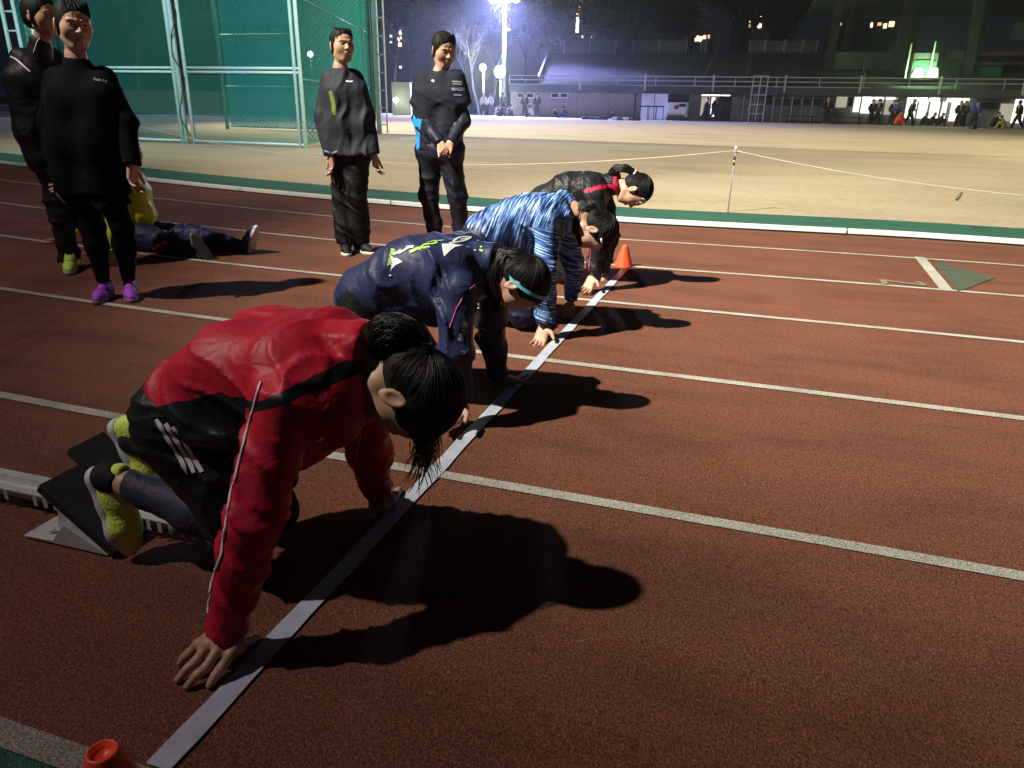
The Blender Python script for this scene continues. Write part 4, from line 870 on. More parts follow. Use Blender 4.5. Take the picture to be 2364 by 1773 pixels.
# ---------------------------------------------------------------- people
def lat_of(J): return nrm(V(*J['shR'])-V(*J['shL']))
def body_mesh(J, o, head, hands, res=.012, feet=False):
    """skin: torso, limbs and neck; head and hands are meshed finer and belong to the same mesh"""
    vs = []; fs = []; n = 0; att = {'lip':[], 'dark':[]}
    def put(vf, A=None):
        nonlocal n
        vs.append(vf[0]); fs.append(vf[1]+n); n += len(vf[0])
        for k in att: att[k].append(A[k] if A else np.full(len(vf[0]),.05))
    lat = lat_of(J); s = Sdf().group(.03); k = .05
    for q in (-1,1): s.chain([J['pel']+lat*.05*q, J['waist']+lat*.04*q, J['chest']+lat*.06*q], [.085,.075,.08], k)
    s.cone(J['chest'], J['neck'], .08,.045,k).cone(J['neck'], J['hb'], .048,.046,.03).cone(J['shR'],J['shL'],.045,.045,k)
    for e in 'RL':
        s.chain([J['sh'+e],J['el'+e],J['wr'+e]],[.042,.034,.024],.02).chain([J['hip'+e],J['kn'+e],J['an'+e]],[.072,.048,.034],.03)
        if feet: s.cone(J['an'+e], J['toe'+e], .03,.02,.02)
    put(s.mesh(res))
    T = fr = None
    if head:
        s = Sdf(); T, fr = head_sdf(s, head[0], head[1], head[2], head[3] if len(head)>3 else 1.0); s.group(.03).cone(lerp(J['neck'],J['hb'],.2), J['hb'], .05,.047,.03)
        vf = s.mesh(.0035); put(vf, face_attrs(vf[0], T, fr))
    for h in hands:
        s = Sdf(); h(s); put(s.mesh(.0030))
    v = np.concatenate(vs); f = np.concatenate(fs)
    obj_np('body', (v,f), [M_SKIN], o, {k:np.concatenate(a) for k,a in att.items()}); return T, fr
def top_sdf(J, r=(.105,.105,.115), w=(.07,.06,.085), sl=(.075,.06,.052), hem=None, cuffR=None, cuffL=None, collar=None, seed=1, amp=.014, freq=24, extra=None, cutsl=(0,0), k=.05, ax=None):
    lat = lat_of(J); s = Sdf().group(.05)
    for q in (-1,1): s.chain([J['pel']+lat*w[0]*q, J['waist']+lat*w[1]*q, J['chest']+lat*w[2]*q], r, k)
    s.cone(J['shR'],J['shL'],sl[0]*.85,sl[0]*.85,k).cone(J['chest'],J['neck'],r[2],.062,k)
    if extra: extra(s)
    if hem is not None: s.cut(*hem)
    if collar is None or len(collar)>3: s.cut(J['neck']+nrm(J['hb']-J['neck'])*-.004, J['hb']-J['neck'])
    for e,cf in (('R',cutsl[0]),('L',cutsl[1])):
        a,b,c = J['sh'+e],J['el'+e],J['wr'+e]; s.group(.020); s.chain([a,b,c], sl, .03); d = nrm(c-b); s.cut(c+d*cf, d)
    if collar: s.group(.012); s.cone(collar[0],collar[1],collar[2],collar[2]*.96,.01); s.cut(collar[1]+nrm(collar[1]-collar[0])*.0, collar[1]-collar[0])
    reg = [(J['el'+e],.12,.45) for e in 'RL']+[(J['wr'+e],.10,.75) for e in 'RL']+[(J['sh'+e],.14,.45) for e in 'RL']+[(J['waist'],.2,.5)]
    s.disp = folds(amp*.9, freq*.72, seed, reg, ax); return s
def legs_sdf(J, r=(.095,.07,.055), seed=3, amp=.008, freq=26, hem=(.0,.0), pelv=.11, top=None, kk=.03):
    lat = nrm(V(*J['hipR'])-V(*J['hipL'])); s = Sdf().group(.04)
    s.cone(J['hipR'],J['hipL'],pelv,pelv,.05).cone(J['pel'],lerp(J['pel'],J['waist'],.35),pelv,pelv*.92,.05)
    if top is not None: s.cut(*top)
    for e,h in zip('RL',hem):
        a,b,c = J['hip'+e],J['kn'+e],J['an'+e]; s.group(.04); s.chain([a,b,c], r, kk); d = nrm(c-b); s.cut(c+d*h, d)
    reg = [(J['kn'+e],.16,1.2) for e in 'RL']+[(J['an'+e],.14,1.1) for e in 'RL']+[(J['pel'],.2,.6)]
    s.disp = folds(amp, freq, seed, reg); return s
def hair_obj(T, fr, o, tail=None, tie=None, fringe=None, seed=0, extra=None, grow=0., n=330, nape=-.075, loose=True, res=.0045, sc=1.0, long_=False):
    rnd = random.Random(seed); s = Sdf(); hair_cap(s, T, fr, sc, nape, fringe, grow)
    if tail:
        s.group(.012); s.chain(tail[0], [q*.86 for q in tail[1]], .015)
    if extra: extra(s)
    hv = s.mesh(res); hbv = bvh_of(hv); h = obj_np('hair', hv, [M_HAIR], o)
    mb = MB()
    if tie is not None: strands(mb, T, fr, tie, n, rnd, .0010, .0045, grow+.0005, hbv)
    if fringe is not None:
        for i in range(170):
            x = rnd.uniform(-.062,.062); x1 = x*1.02+rnd.gauss(0,.006); z1 = rnd.uniform(.026,.050)-.10*abs(x)*0; q = []
            for k in range(7):
                t = k/6; d = V(x*(1-t)+x1*t, 0, 0); el = (1.15-1.02*t); zz = .033+.092*math.sin(el)*1.0; yy = -.014+.101*math.cos(el); zz = zz if t<1 else min(zz,z1+.01); q.append(T(d[0], yy*math.sqrt(max(.05,1-(d[0]/.082)**2))+.001, zz-.002))
            mb.tube(q, [.001]+[.0017]*5+[.0005], 3, cap=False)
    if tail:
        pts = [V(*p) for p in tail[0]]
        for i in range(420):
            a = rnd.uniform(0,6.28); rr_ = rnd.uniform(.8,1.14); q = []
            w = V(math.cos(a), math.sin(a), rnd.uniform(-1,1)); w = nrm(w)
            for p,r_ in zip(pts, tail[1]): q.append(p+w*r_*rr_+V(rnd.gauss(0,.002),rnd.gauss(0,.002),rnd.gauss(0,.002)))
            q[0] = pts[0]+w*tail[1][0]*.6; q.append(q[-1]+(q[-1]-q[-2])*rnd.uniform(.1,.6)+V(0,0,-.008)); mb.tube(q, [.0006]+[.0012]*(len(q)-2)+[.0004], 3, cap=False)
    if loose:
        R,F,U = fr
        for i in range(26):
            p = T(rnd.uniform(-.05,.05), rnd.uniform(.055,.08), rnd.uniform(.06,.09)); L = rnd.uniform(.02,.055) ; d = V(rnd.gauss(0,.15),rnd.gauss(0,.15),-1); q = [p]
            for j in range(4): p = p+nrm(d)*L/4; d = d+V(rnd.gauss(0,.15),rnd.gauss(0,.15),0); q.append(p)
            mb.tube(q, [.001,.001,.0009,.0007,.0003], 3, cap=False)
    if long_:
        for i in range(110):
            p = T(rnd.uniform(-.055,.055), rnd.uniform(.045,.085), rnd.uniform(.075,.105)); L = rnd.uniform(.05,.13); d = V(rnd.gauss(-.15,.22),rnd.gauss(0,.2),-1); q = [p]
            for j in range(6): p = p+nrm(d)*L/6; d = d+V(rnd.gauss(-.06,.13),rnd.gauss(0,.13),0); q.append(p)
            mb.tube(q, [.0012]*5+[.0008,.0003], 3, cap=False)
    if mb.f: mb.build('hair_strands', M_STRAND, h)
    return h
def Yp(d, Y): return PY(d[0], d[1], Y)
# ======== starting blocks
M_ALU = simple('brushed_aluminium', (.66,.72,.70), .35, .08, 40, metal=.25); M_PAD = simple('black_rubber_pad', (.014,.014,.016), .75, .3, 40, bump=.4, bsc=300)
def blocks(y, x1=-1.14, label='', full=True):
    o = empty('starting_block', (x1-.4,y,.01), label, 'starting block', 'aluminium starting blocks behind the start line')
    m = MB(); L = .92; x0 = x1-L
    m.box(((x0+x1)/2,y-.024,.045),(L,.004,.034)).box(((x0+x1)/2,y+.024,.045),(L,.004,.034)).box(((x0+x1)/2,y-.036,.061),(L,.022,.004)).box(((x0+x1)/2,y+.036,.061),(L,.022,.004)).box(((x0+x1)/2,y,.034),(L,.044,.006))
    for i in range(int(L/.036)):
        if i%9 > 6 and i > 9: continue
        for q in (-1,1): m.box((x1-.05-i*.036, y+q*.0455, .044),(.013,.003,.032))
    m.box((x1+.01,y,.034),(.05,.085,.05)).box((x0+.02,y,.02),(.08,.16,.012))
    m.build('rail', M_ALU, o)
    for (px,q) in ((-.255,-1),(-.36,1)):
        cx = x1+px; yy = y+q*.095; w = MB()
        w.add([(cx-.26,yy-.06,.006),(cx+.02,yy-.06,.006),(cx+.02,yy+.06,.006),(cx-.26,yy+.06,.006),(cx-.26,yy-.06,.012),(cx-.16,yy-.06,.016),(cx-.16,yy+.06,.016),(cx-.26,yy+.06,.012),(cx-.11,yy-.06,.075),(cx-.11,yy+.06,.075),(cx+.0,yy-.06,.02),(cx+.0,yy+.06,.02)],
              [(0,1,2,3),(4,7,6,5),(5,6,9,8),(8,9,11,10),(10,11,2,1),(0,4,5,1),(5,8,10,1),(3,2,6,7),(2,11,9,6),(0,3,7,4)])
        for a in (-.19,-.14): w.lathe((cx+a,yy-.03,.02),[(0,.010),(.008,.009),(.009,0)],10)
        w.bar((cx-.15,yy-.02,.02),(cx-.125,yy-.02,.13),.014,.05)
        b = w.build('pedal_base', M_ALU, o, bevel=.002)
        A = V(cx-.165,yy,.175); B = V(cx+.045,yy,.015); U = nrm(A-B); Nn = nrm(np.cross(V(0,1,0),U)); p = MB(); p.box((A+B)/2,(.125,np.linalg.norm(A-B),.028),X=V(0,1,0),Y=U,Z=Nn)
        p.build('pedal_pad', M_PAD, o, bevel=.003)
    return o
blocks(1.395, -1.235, 'silver starting block with black pads behind the runner in red')
for y,x1,t in ((2.50,-1.14,'silver starting block behind the runner in the navy jacket'),(3.70,-1.05,'silver starting block behind the runner in the striped blue jacket'),(4.85,-1.06,'silver starting block behind the runner in black with red trim')): blocks(y, x1, t)
def runner_joints(my, pel, waist, chest, neck, hb, shR, shL, elR, elL, wrR, wrL, dx=0.0, knR=None, anR=None, knL=None, anL=None):
    J = dict(pel=V(*pel), waist=V(*waist), chest=V(*chest), neck=V(*neck), hb=V(*hb), shR=V(*shR), shL=V(*shL), elR=V(*elR), elL=V(*elL), wrR=V(*wrR), wrL=V(*wrL))
    J['hipR'] = J['pel']+V(-.01,-.085,-.02); J['hipL'] = J['pel']+V(-.01,.085,-.02)
    for k,v,d in (('knR',knR,(-1.03+dx,my-.11,.085)),('anR',anR,(-1.375+dx,my-.10,.225)),('knL',knL,(-1.10+dx,my+.10,.09)),('anL',anL,(-1.47+dx,my+.10,.24))): J[k] = V(*(d if v is None else v))
    return J
# ======== runner in red (nearest)
def runner_red():
    my = 1.35; o = empty('person', (-1.0,my,0), 'crouching runner in a red jacket and yellow green shoes, nearest on the start line', 'person', 'runners crouching at the start line')
    J = runner_joints(my, (-1.175,my,.450), (-1.03,my,.555), (-.89,my,.565), (-.785,my,.60), (-.685,my,.575), (-.835,1.17,.545), (-.845,1.53,.535), PY(549,1130,1.07), PY(797,975,1.62), PY(487,1345,1.03), PY(815,1066,1.70),
        knR=PY(548,1152,1.25), anR=PY(268,1043,1.255), knL=(-1.10,1.46,.09), anL=PY(322,968,1.45))
    F = nrm(V(-.50,-.04,-.87)); U = nrm(V(.87,0,-.50)); ear = PY(850,862,1.272); R_,F_,U_ = frame(F,U); hc = ear-R_*.078+F_*.008+U_*.004
    def handR(s):
        kn = [G(x,y,z) for x,y,z in ((497,1414,.052),(475,1397,.060),(450,1392,.058),(427,1391,.050))]; mi = [G(x,y,z) for x,y,z in ((478,1444,.032),(446,1441,.036),(424,1428,.034),(409,1411,.028))]
        ti = [G(x,y,z) for x,y,z in ((453,1480,.009),(404,1483,.009),(383,1469,.009),(389,1432,.009))]
        fingers(s, J['wrR']+V(.004,-.012,-.030), kn, mi, ti, [G(515,1398,.045),G(530,1388,.026),G(556,1379,.010)], .0105)
    def handL(s):
        w = J['wrL']+V(.003,.005,-.018); kn = [w+V(.03,-.030,-.018),w+V(.038,-.008,-.014),w+V(.036,.014,-.014),w+V(.030,.034,-.018)]
        ti = [G(820,1108,.009)+V(.0,.01,0), G(848,1075,.009), G(862,1066,.009), G(866,1058,.009)]; mi = [lerp(a,b,.5)+V(0,0,.012) for a,b in zip(kn,ti)]
        fingers(s, w, kn[::1], mi, ti, [w+V(.0,-.035,-.02),w+V(.004,-.06,-.032),G(815,1113,.009)], .010)
    T, fr = body_mesh(J, o, (hc,F,U), [handR,handL])
    # jacket
    def ex(s):
        s.cone((-.93,my-.05,.43),(-.93,my+.05,.43),.105,.105,.10); s.cone((-1.06,my-.04,.45),(-1.06,my+.04,.45),.10,.10,.09)
        s.cone((-.80,my-.10,.52),(-.80,my+.10,.52),.095,.095,.06)
    hemn = nrm(V(-.93,0,-.36)); s = top_sdf(J, (.112,.108,.116), (.065,.07,.085), (.070,.057,.046), (V(-1.29,my,.365),hemn), collar=(V(-.82,my,.60),V(-.725,my,.612),.080), seed=4, amp=.020, freq=27, extra=ex, cutsl=(.012,.0))
    vf = s.mesh(.0062, smooth=1); v = vf[0]
    # black side panels: outline measured in the side view
    PL = [(305,917),(330,888),(365,868),(398,858),(425,855),(470,840),(500,835),(520,846),(571,843),(620,832),(665,815),(712,800),(742,812),(735,835),(692,836),(630,850),(575,862),(553,868),(556,900),(548,960),(510,1010),(470,1120),(360,1060),(300,980)]
    pl = np.array([[PY(x,y,1.20)[0],PY(x,y,1.20)[2]] for x,y in PL])
    q = v[:,[0,2]]; n = len(pl); d2 = np.full(len(q),9.); ins = np.zeros(len(q),bool)
    for i in range(n):
        a = pl[i]; b = pl[(i+1)%n]; e = b-a; t = np.clip(((q-a)@e)/(e@e),0,1); d2 = np.minimum(d2, np.sqrt(((q-a-t[:,None]*e)**2).sum(1)))
        c = ((a[1]>q[:,1])!=(b[1]>q[:,1])) & (q[:,0] < (b[0]-a[0])*(q[:,1]-a[1])/(b[1]-a[1]+1e-12)+a[0]); ins ^= c
    sd = np.where(ins,-d2,d2)
    lim = np.abs(v[:,1]-my)-.055; sd = np.maximum(sd, -lim)
    sd = np.maximum(sd, -(1.0-(v[:,0]-J['elR'][0])*0) if False else sd)
    # the sleeve itself stays red below the band
    sl = sd_cone(v, (J['shR']+V(0,-.01,-.02),J['elR'],.07,.066)); keep = (v[:,2] < .50)&(np.abs(sl)<.022)&(v[:,1]<1.16); sd = np.where(keep, np.abs(sd)+.01, sd)
    red = cloth('red_nylon', (.47,.012,.036), .5, (('panel',(.012,.012,.017)),), .20, 20, spec=.3); jk = obj_np('jacket', vf, [red], o, {'panel': sd})
    bv = bvh_of(vf); pb_ = MB()
    Z1 = lambda x,y: ((300+x/2.765)/K_, (700+y/2.765)/K_); Z4 = lambda x,y: ((350+x/2.552)/K_, (1050+y/2.552)/K_)
    band(pb_, bv, [Z1(835,508),Z1(790,680),Z1(740,850),Z1(692,1050),Z1(645,1220),Z4(455,320),Z4(436,440),Z4(414,590),Z4(378,690),Z4(356,760),Z4(342,850),Z4(338,930)], .0058, .0042)
    band(pb_, bv, [Z1(1480,740),Z1(1468,860),Z1(1445,960),Z1(1432,1060)], .0035, .002)
    pb_.build('white_piping', M_SHIN, jk)
    lg = MB(); band(lg, bv, [Z1(1188,880),Z1(1205,878),Z1(1228,855)], .009, .002); lg.build('chest_mark', M_SHIN, jk)
    # leggings, loose shorts, socks, shoes
    L = Sdf().group(.03)
    for e,c in (('R',.0),('L',.0)):
        a,b,cc = J['hip'+e],J['kn'+e],J['an'+e]; d = nrm(cc-b); L.group(.03).chain([a,b,lerp(b,cc,.42),cc],[.08,.055,.053,.037],.03); L.cut(cc-d*.012, d)
    L.disp = folds(.004, 40, 8, [(J['anR'],.08,1.5),(J['knR'],.1,1)]); obj_np('leggings', L.mesh(.007), [cloth('navy_leggings', (.030,.032,.062), .6, (), .2, 30)], o)
    S_ = Sdf().group(.05); S_.cone(J['hipR'],J['hipL'],.104,.104,.05); S_.cone(J['pel'],J['pel']+V(.06,0,.02),.10,.09,.05); S_.cut(V(-1.1,my,.50), V(.2,0,1))
    for e in 'RL': a,b = J['hip'+e],J['kn'+e]; b2 = lerp(a,b,.80); d = nrm(b2-a); S_.group(.05).cone(a+V(-.0,0,0),b2,.102,.092,.03); S_.cut(b2, d)
    S_.disp = folds(.010, 26, 11); sv = S_.mesh(.007); sh_ = obj_np('shorts', sv, [cloth('black_shorts', (.010,.010,.014), .5, (), .4, 22)], o)
    b2 = bvh_of(sv); st = MB()
    for pts in ([(170,740),(205,805),(245,870),(285,930),(318,985),(345,1035),(368,1088)],[(228,768),(262,825),(300,885),(335,940),(366,990),(392,1040),(408,1083)],[(275,790),(320,840),(355,895),(385,950),(412,1000),(438,1045),(460,1078)]):
        band(st, b2, [Z1(*p) for p in pts], .0095, .0025)
    st.build('side_stripes', M_SHIN, sh_)
    for e in 'RL':
        c = J['an'+e]; d = nrm(c-J['kn'+e]); K2 = Sdf().group(.01).cone(c+d*.005, c+d*.05, .036,.040,.01); K2.cut(c+d*.008,-d); obj_np('sock', K2.mesh(.006), [cloth('black_sock',(.012,.012,.012),.8)], o)
    lime = (.72,.95,.16)
    shoe(o, PY(196,1018,1.26), V(.30,0,-.95), V(.95,0,.30), lime, sc=.93, solecol=(.62,.66,.72))
    shoe(o, PY(243,915,1.455), V(.42,0,-.91), V(.91,0,.42), lime, sc=.93, solecol=(.62,.66,.72))
    # hair
    tl = [PY(x,y,Y) for x,y,Y in ((915,760,1.35),(893,738,1.35),(870,716,1.345),(846,708,1.34),(828,718,1.335),(822,738,1.33),(826,760,1.33))]
    tie = V(0,-1,-.30)
    def ex2(s):
        s.group(.02); 
        for x in (-.04,-.013,.013,.04): a = T(x,.056,.085); s.cone(a, a+V(.002,0,-.012), .018,.012,.02)
    hair_obj(T, fr, o, (tl,[.026,.021,.031,.035,.032,.024,.012]), tie, None, 1, ex2, n=1000, grow=.002, long_=True)
    hb_ = MB(); hb_.lathe(tl[1], [(.014,-.008),(.021,-.006),(.021,.006),(.014,.008)], 16, axis=tl[2]-tl[0]); hb_.build('hair_tie', M_BLACKM, o)
    return o
runner_red()
# ======== the other runners
def flat_hand(wr, fwd, side, lift=.0, sc=.95, curl=(.55,.30,.15), spread=.22, thumb=1.0):
    def f(s): hand_sdf(s, V(*wr)+V(0,0,lift), fwd, V(0,0,1)-V(*fwd)*.0, side, sc, curl, spread, thumb)
    return f
def runner(label, my, J, hc, F, U, jk_mat, jk, hands, pants, tail, tie, cols, name_patches=None, seed=1, hairx=None, res=.0075):
    o = empty('person', (-1.0,my,0), label, 'person', 'runners crouching at the start line')
    T, fr = body_mesh(J, o, (hc,F,U,.97), hands, .014)
    s = top_sdf(J, **jk); vf = s.mesh(res); at = name_patches(vf[0]) if name_patches else None
    j = obj_np('jacket', vf, [jk_mat], o, at); bv = bvh_of(vf)
    s = legs_sdf(J, (.10,.075,.058), seed+3, .010, 26, (-.01,-.01), .122); obj_np('trousers', s.mesh(.010), [pants], o)
    for e in 'RL': shoe(o, J['an'+e]+V(-.095,0,.02), V(.35,0,-.93), V(.93,0,.35), cols[0], sc=.93)
    hair_obj(T, fr, o, tail, tie, None, seed, hairx, n=600, sc=.97, loose=hairx is None)
    return o, j, bv, T, fr
def facing(earpx, Year, F, U, sc=.97):
    R_,F_,U_ = frame(V(*F),V(*U)); return PY(earpx[0],earpx[1],Year)-R_*.078*sc+F_*.008+U_*.004
# navy
my = 2.56
J = runner_joints(my, (-1.335,my,.420), (-1.15,my,.525), (-1.0,my,.545), (-.885,my,.565), (-.80,my,.545), (-.925,2.385,.50), (-.90,2.73,.49), PY(985,765,2.33), PY(1062,725,2.78), PY(1000,868,2.34), PY(1076,806,2.80), dx=-.08)
F=(-.05,0,-1); U=(1,0,-.05); hc = facing((1108,617),2.487,F,U)
hR = flat_hand(PY(998,872,2.335), V(-.25,-.86,-.38), 1, -.012, spread=.25); hL = flat_hand(PY(1083,812,2.81), V(.80,.50,-.30), -1, -.006, curl=(.2,.3,.2))
def exn(s): s.cone((-1.06,my-.05,.43),(-1.06,my+.05,.43),.10,.10,.09); s.cone((-1.24,my-.04,.40),(-1.24,my+.04,.40),.10,.10,.08)
M_NAVY = cloth('navy_nylon', (.020,.028,.085), .52, (('hemline',(.05,.30,.85)),), .28, 17, spec=.3)
tl = [PY(x,y,Y) for x,y,Y in ((1138,562,my),(1120,548,my),(1092,552,my-.01),(1073,580,my-.03),(1064,620,my-.05),(1070,650,my-.06))]
hem_c = V(-1.455,my,.36); hem_n = nrm(V(-.90,0,-.44))
o, j, bv, T, fr = runner('crouching runner in a navy jacket with printed back and light blue headband', my, J, hc, F, U, M_NAVY,
  dict(r=(.128,.125,.125), w=(.075,.075,.09), sl=(.072,.060,.050), hem=(hem_c,hem_n), collar=(V(-.93,my,.575),V(-.835,my,.585),.075), seed=21, amp=.022, freq=24, extra=exn, cutsl=(.01,.01)),
  [hR,hL], cloth('black_trousers',(.008,.008,.012),.5), (tl,[.020,.018,.030,.034,.030,.014]), V(0,-1,.25), [(.3,.5,.1)],
  lambda v: {'hemline': np.abs((v-hem_c)@hem_n+.012)-.0045}, 21)
D5 = lambda x,y: ((850+x/7.373)/K_, (520+y/7.373)/K_)
pr = MB()
em = MB(); poly_px(em, bv, [D5(*p) for p in ((1255,325),(1420,318),(1610,350),(1480,375),(1400,430),(1290,540),(1268,440))]); em.build('white_emblem', M_SHIN, j)
em = MB(); poly_px(em, bv, [D5(*p) for p in ((400,565),(500,562),(590,625),(470,680),(400,750),(385,795),(395,700),(420,650),(398,620))]); em.build('white_emblem', M_SHIN, j)
for pts,w in (([(1440,290),(1520,215),(1640,200),(1760,205)],.010),([(1370,310),(1480,300),(1620,275),(1740,220)],.010),([(1560,250),(1640,235),(1690,225)],.009),([(440,490),(520,460),(560,420)],.016),([(520,480),(600,440),(690,380),(780,365)],.012),([(650,375),(760,370)],.012),([(1190,270),(1290,262)],.009)):
    band(pr, bv, [D5(*p) for p in pts], w, .003)
for x,y in ((1685,375),(1815,428),(1925,370),(1860,268),(380,850)): band(pr, bv, [D5(x-18,y),D5(x+18,y+12)], .007, .003)
pr.build('white_lettering', M_SHIN, j)
pl_ = MB(); text_px(pl_, bv, 'BRASIL', D5(395,395), (-.22,1.0), (1.0,.22), 12.5, 0, .02); pl_.build('lime_lettering', M_LIME, j); pl_ = MB()
band(pl_, bv, [D5(710,460),D5(800,420),D5(860,390),D5(1040,372)], .016, .003); band(pl_, bv, [D5(930,345),D5(1010,320),D5(1100,330),D5(1170,290)], .015, .003); band(pl_, bv, [D5(1010,300),D5(1080,282),D5(1180,270)], .010, .003)
band(pl_, bv, [D5(880,425),D5(930,350)], .012, .003); band(pl_, bv, [D5(1890,418),D5(1950,445)], .010, .003)
pl_.build('lime_numeral', M_LIME, j)
D6 = lambda x,y: ((1000+x/6.383)/K_, (640+y/6.383)/K_)
gy = MB(); text_px(gy, bv, 'BRASIL', D6(430,950), (.30,-.95), (-.95,-.30), 15.5, 0, .02); text_px(gy, bv, 'd', D6(470,1130), (0,-1.), (-1,0), 14, 0, .02)
band(gy, bv, [D6(600,740),D6(640,770),D6(690,780)], .010, .003); band(gy, bv, [D6(660,690),D6(700,750),D6(790,780)], .010, .003)
gy.build('sleeve_lettering', simple('grey_print',(.38,.40,.44),.5), j)
pp = MB()
for pts in ([(690,85),(820,5)],[(535,172),(610,112)],[(240,740),(300,590),(340,470),(425,315)]): band(pp, bv, [D6(*p) for p in pts], .0035, .003)
pp.build('pink_piping', M_PINK, j)
# headband over the hair
hb = MB(); R_,F_,U_ = fr; vs = []
for i in range(41):
    a = math.pi*2*i/40; d = V(math.cos(a), 0, math.sin(a)); d = nrm(d+V(0,.55*abs(math.sin(a))*(1 if math.sin(a)>0 else -1)+.05,0)); rad = 1/math.sqrt((d[0]/.088)**2+(d[1]/.104)**2+(d[2]/.095)**2)
    for w in (-.007,.007): vs.append(T(*(V(0,-.012+w,.032)+d*(rad+.002))))
hb.add(vs, [(2*i,2*i+1,2*i+3,2*i+2) for i in range(40)], 0, True).build('headband', simple('light_blue_band',(.12,.62,.85),.4), o)
# blue striped
my = 3.74
J = runner_joints(my, (-1.265,my,.485), (-1.08,my,.57), (-.95,my,.60), (-.865,my,.645), (-.765,my,.60), (-.905,3.575,.585), (-.88,3.90,.57), PY(1178,595,3.52), PY(1238,570,3.95), PY(1177,695,3.51), PY(1233,650,3.99), dx=-.0)
F=(-.36,-.05,-.93); U=(.93,0,-.36); hc = facing((1280,497),3.667,F,U)
hR = flat_hand(PY(1176,703,3.505), V(-.06,-.80,-.60), 1, -.010, spread=.10, curl=(.25,.2,.1)); hL = flat_hand(PY(1231,655,3.99), V(.1,-.6,-.8), -1, -.010, curl=(.4,.3,.2))
def stripe_mat():
    m = cloth('blue_striped_nylon', (.05,.12,.42), .5, (), .25, 18); nt = m.node_tree; b = nt.nodes['Principled BSDF']; tc = nd(nt,'ShaderNodeTexCoord')
    at = nd(nt,'ShaderNodeAttribute', attribute_name='su'); at2 = nd(nt,'ShaderNodeAttribute', attribute_name='sv'); cb = nd(nt,'ShaderNodeCombineXYZ'); nt.links.new(at.outputs['Fac'], cb.inputs[0]); nt.links.new(at2.outputs['Fac'], cb.inputs[1])
    mp = nd(nt,'ShaderNodeMapping'); mp.inputs['Scale'].default_value = (120,4.5,1); nt.links.new(cb.outputs[0], mp.inputs[0])
    n = nd(nt,'ShaderNodeTexNoise', Scale=1.0, Detail=2.5, Roughness=.6, Distortion=.15); nt.links.new(mp.outputs[0], n.inputs['Vector'])
    nt.links.new(ramp(nt, n.outputs['Fac'], [(.42,(.008,.012,.045)),(.49,(.025,.06,.24)),(.54,(.08,.20,.58)),(.61,(.30,.52,.82)),(.70,(.60,.78,.94))]), b.inputs['Base Color']); return m
def su(v):
    ar = sd_cone(v, (J['shR'],J['elR'],.08,.07)); ar2 = sd_cone(v,(J['elR'],J['wrR'],.07,.06)); al = sd_cone(v,(J['shL'],J['elL'],.08,.07)); al2 = sd_cone(v,(J['elL'],J['wrL'],.07,.06))
    arm = (np.minimum(np.minimum(ar,ar2),np.minimum(al,al2)) < .025)&(v[:,2] < .56)
    return {'su': np.where(arm, v[:,2]+.25*v[:,0], v[:,0]*.95-.35*v[:,2]), 'sv': np.where(arm, v[:,0]*1.5+v[:,1]*2+3, v[:,1]*1.5+v[:,2]*1.5)}
def exb(s):
    s.cone((-1.0,my-.05,.50),(-1.0,my+.05,.50),.10,.10,.09); s.cone((-1.18,my-.04,.47),(-1.18,my+.04,.47),.10,.10,.08)
    hd = PY(1218,440,3.74); s.cone(hd+V(-.03,-.075,.0), hd+V(-.03,.075,.0), .045,.045,.03); s.cone(hd+V(.03,-.09,-.05), hd+V(-.02,-.06,.02), .035,.04,.03); s.cone(hd+V(.03,.09,-.05), hd+V(-.02,.06,.02), .035,.04,.03)
tl = [PY(x,y,Y) for x,y,Y in ((1290,462,my),(1277,447,my),(1262,443,my-.01),(1250,462,my-.02),(1246,492,my-.04),(1252,515,my-.05))]
hem_c2 = V(-1.375,my,.47); 
o, j, bv, T, fr = runner('crouching runner in a blue and white streaked hooded jacket', my, J, hc, F, U, stripe_mat(),
  dict(r=(.118,.115,.112), w=(.075,.075,.085), sl=(.068,.058,.047), hem=(hem_c2,nrm(V(-.95,0,-.3))), collar=(V(-.90,my,.63),V(-.835,my,.645),.075), seed=31, amp=.020, freq=24, extra=exb, cutsl=(.0,.0)),
  [hR,hL], cloth('dark_navy_trousers',(.012,.016,.045),.5), (tl,[.018,.022,.026,.026,.022,.010]), V(0,-1,.1), [(.7,.2,.1)], su, 31)
ct_ = MB(); band(ct_, bvh_of(([[0,0,0]],[[0,0,0]])) , [], .01) if False else None
clip = MB(); R_,F_,U_ = fr; clip.tube([T(.083,.01,.055),T(.078,.035,.070)], .004, 6).build('hair_clip', M_SHIN, o)
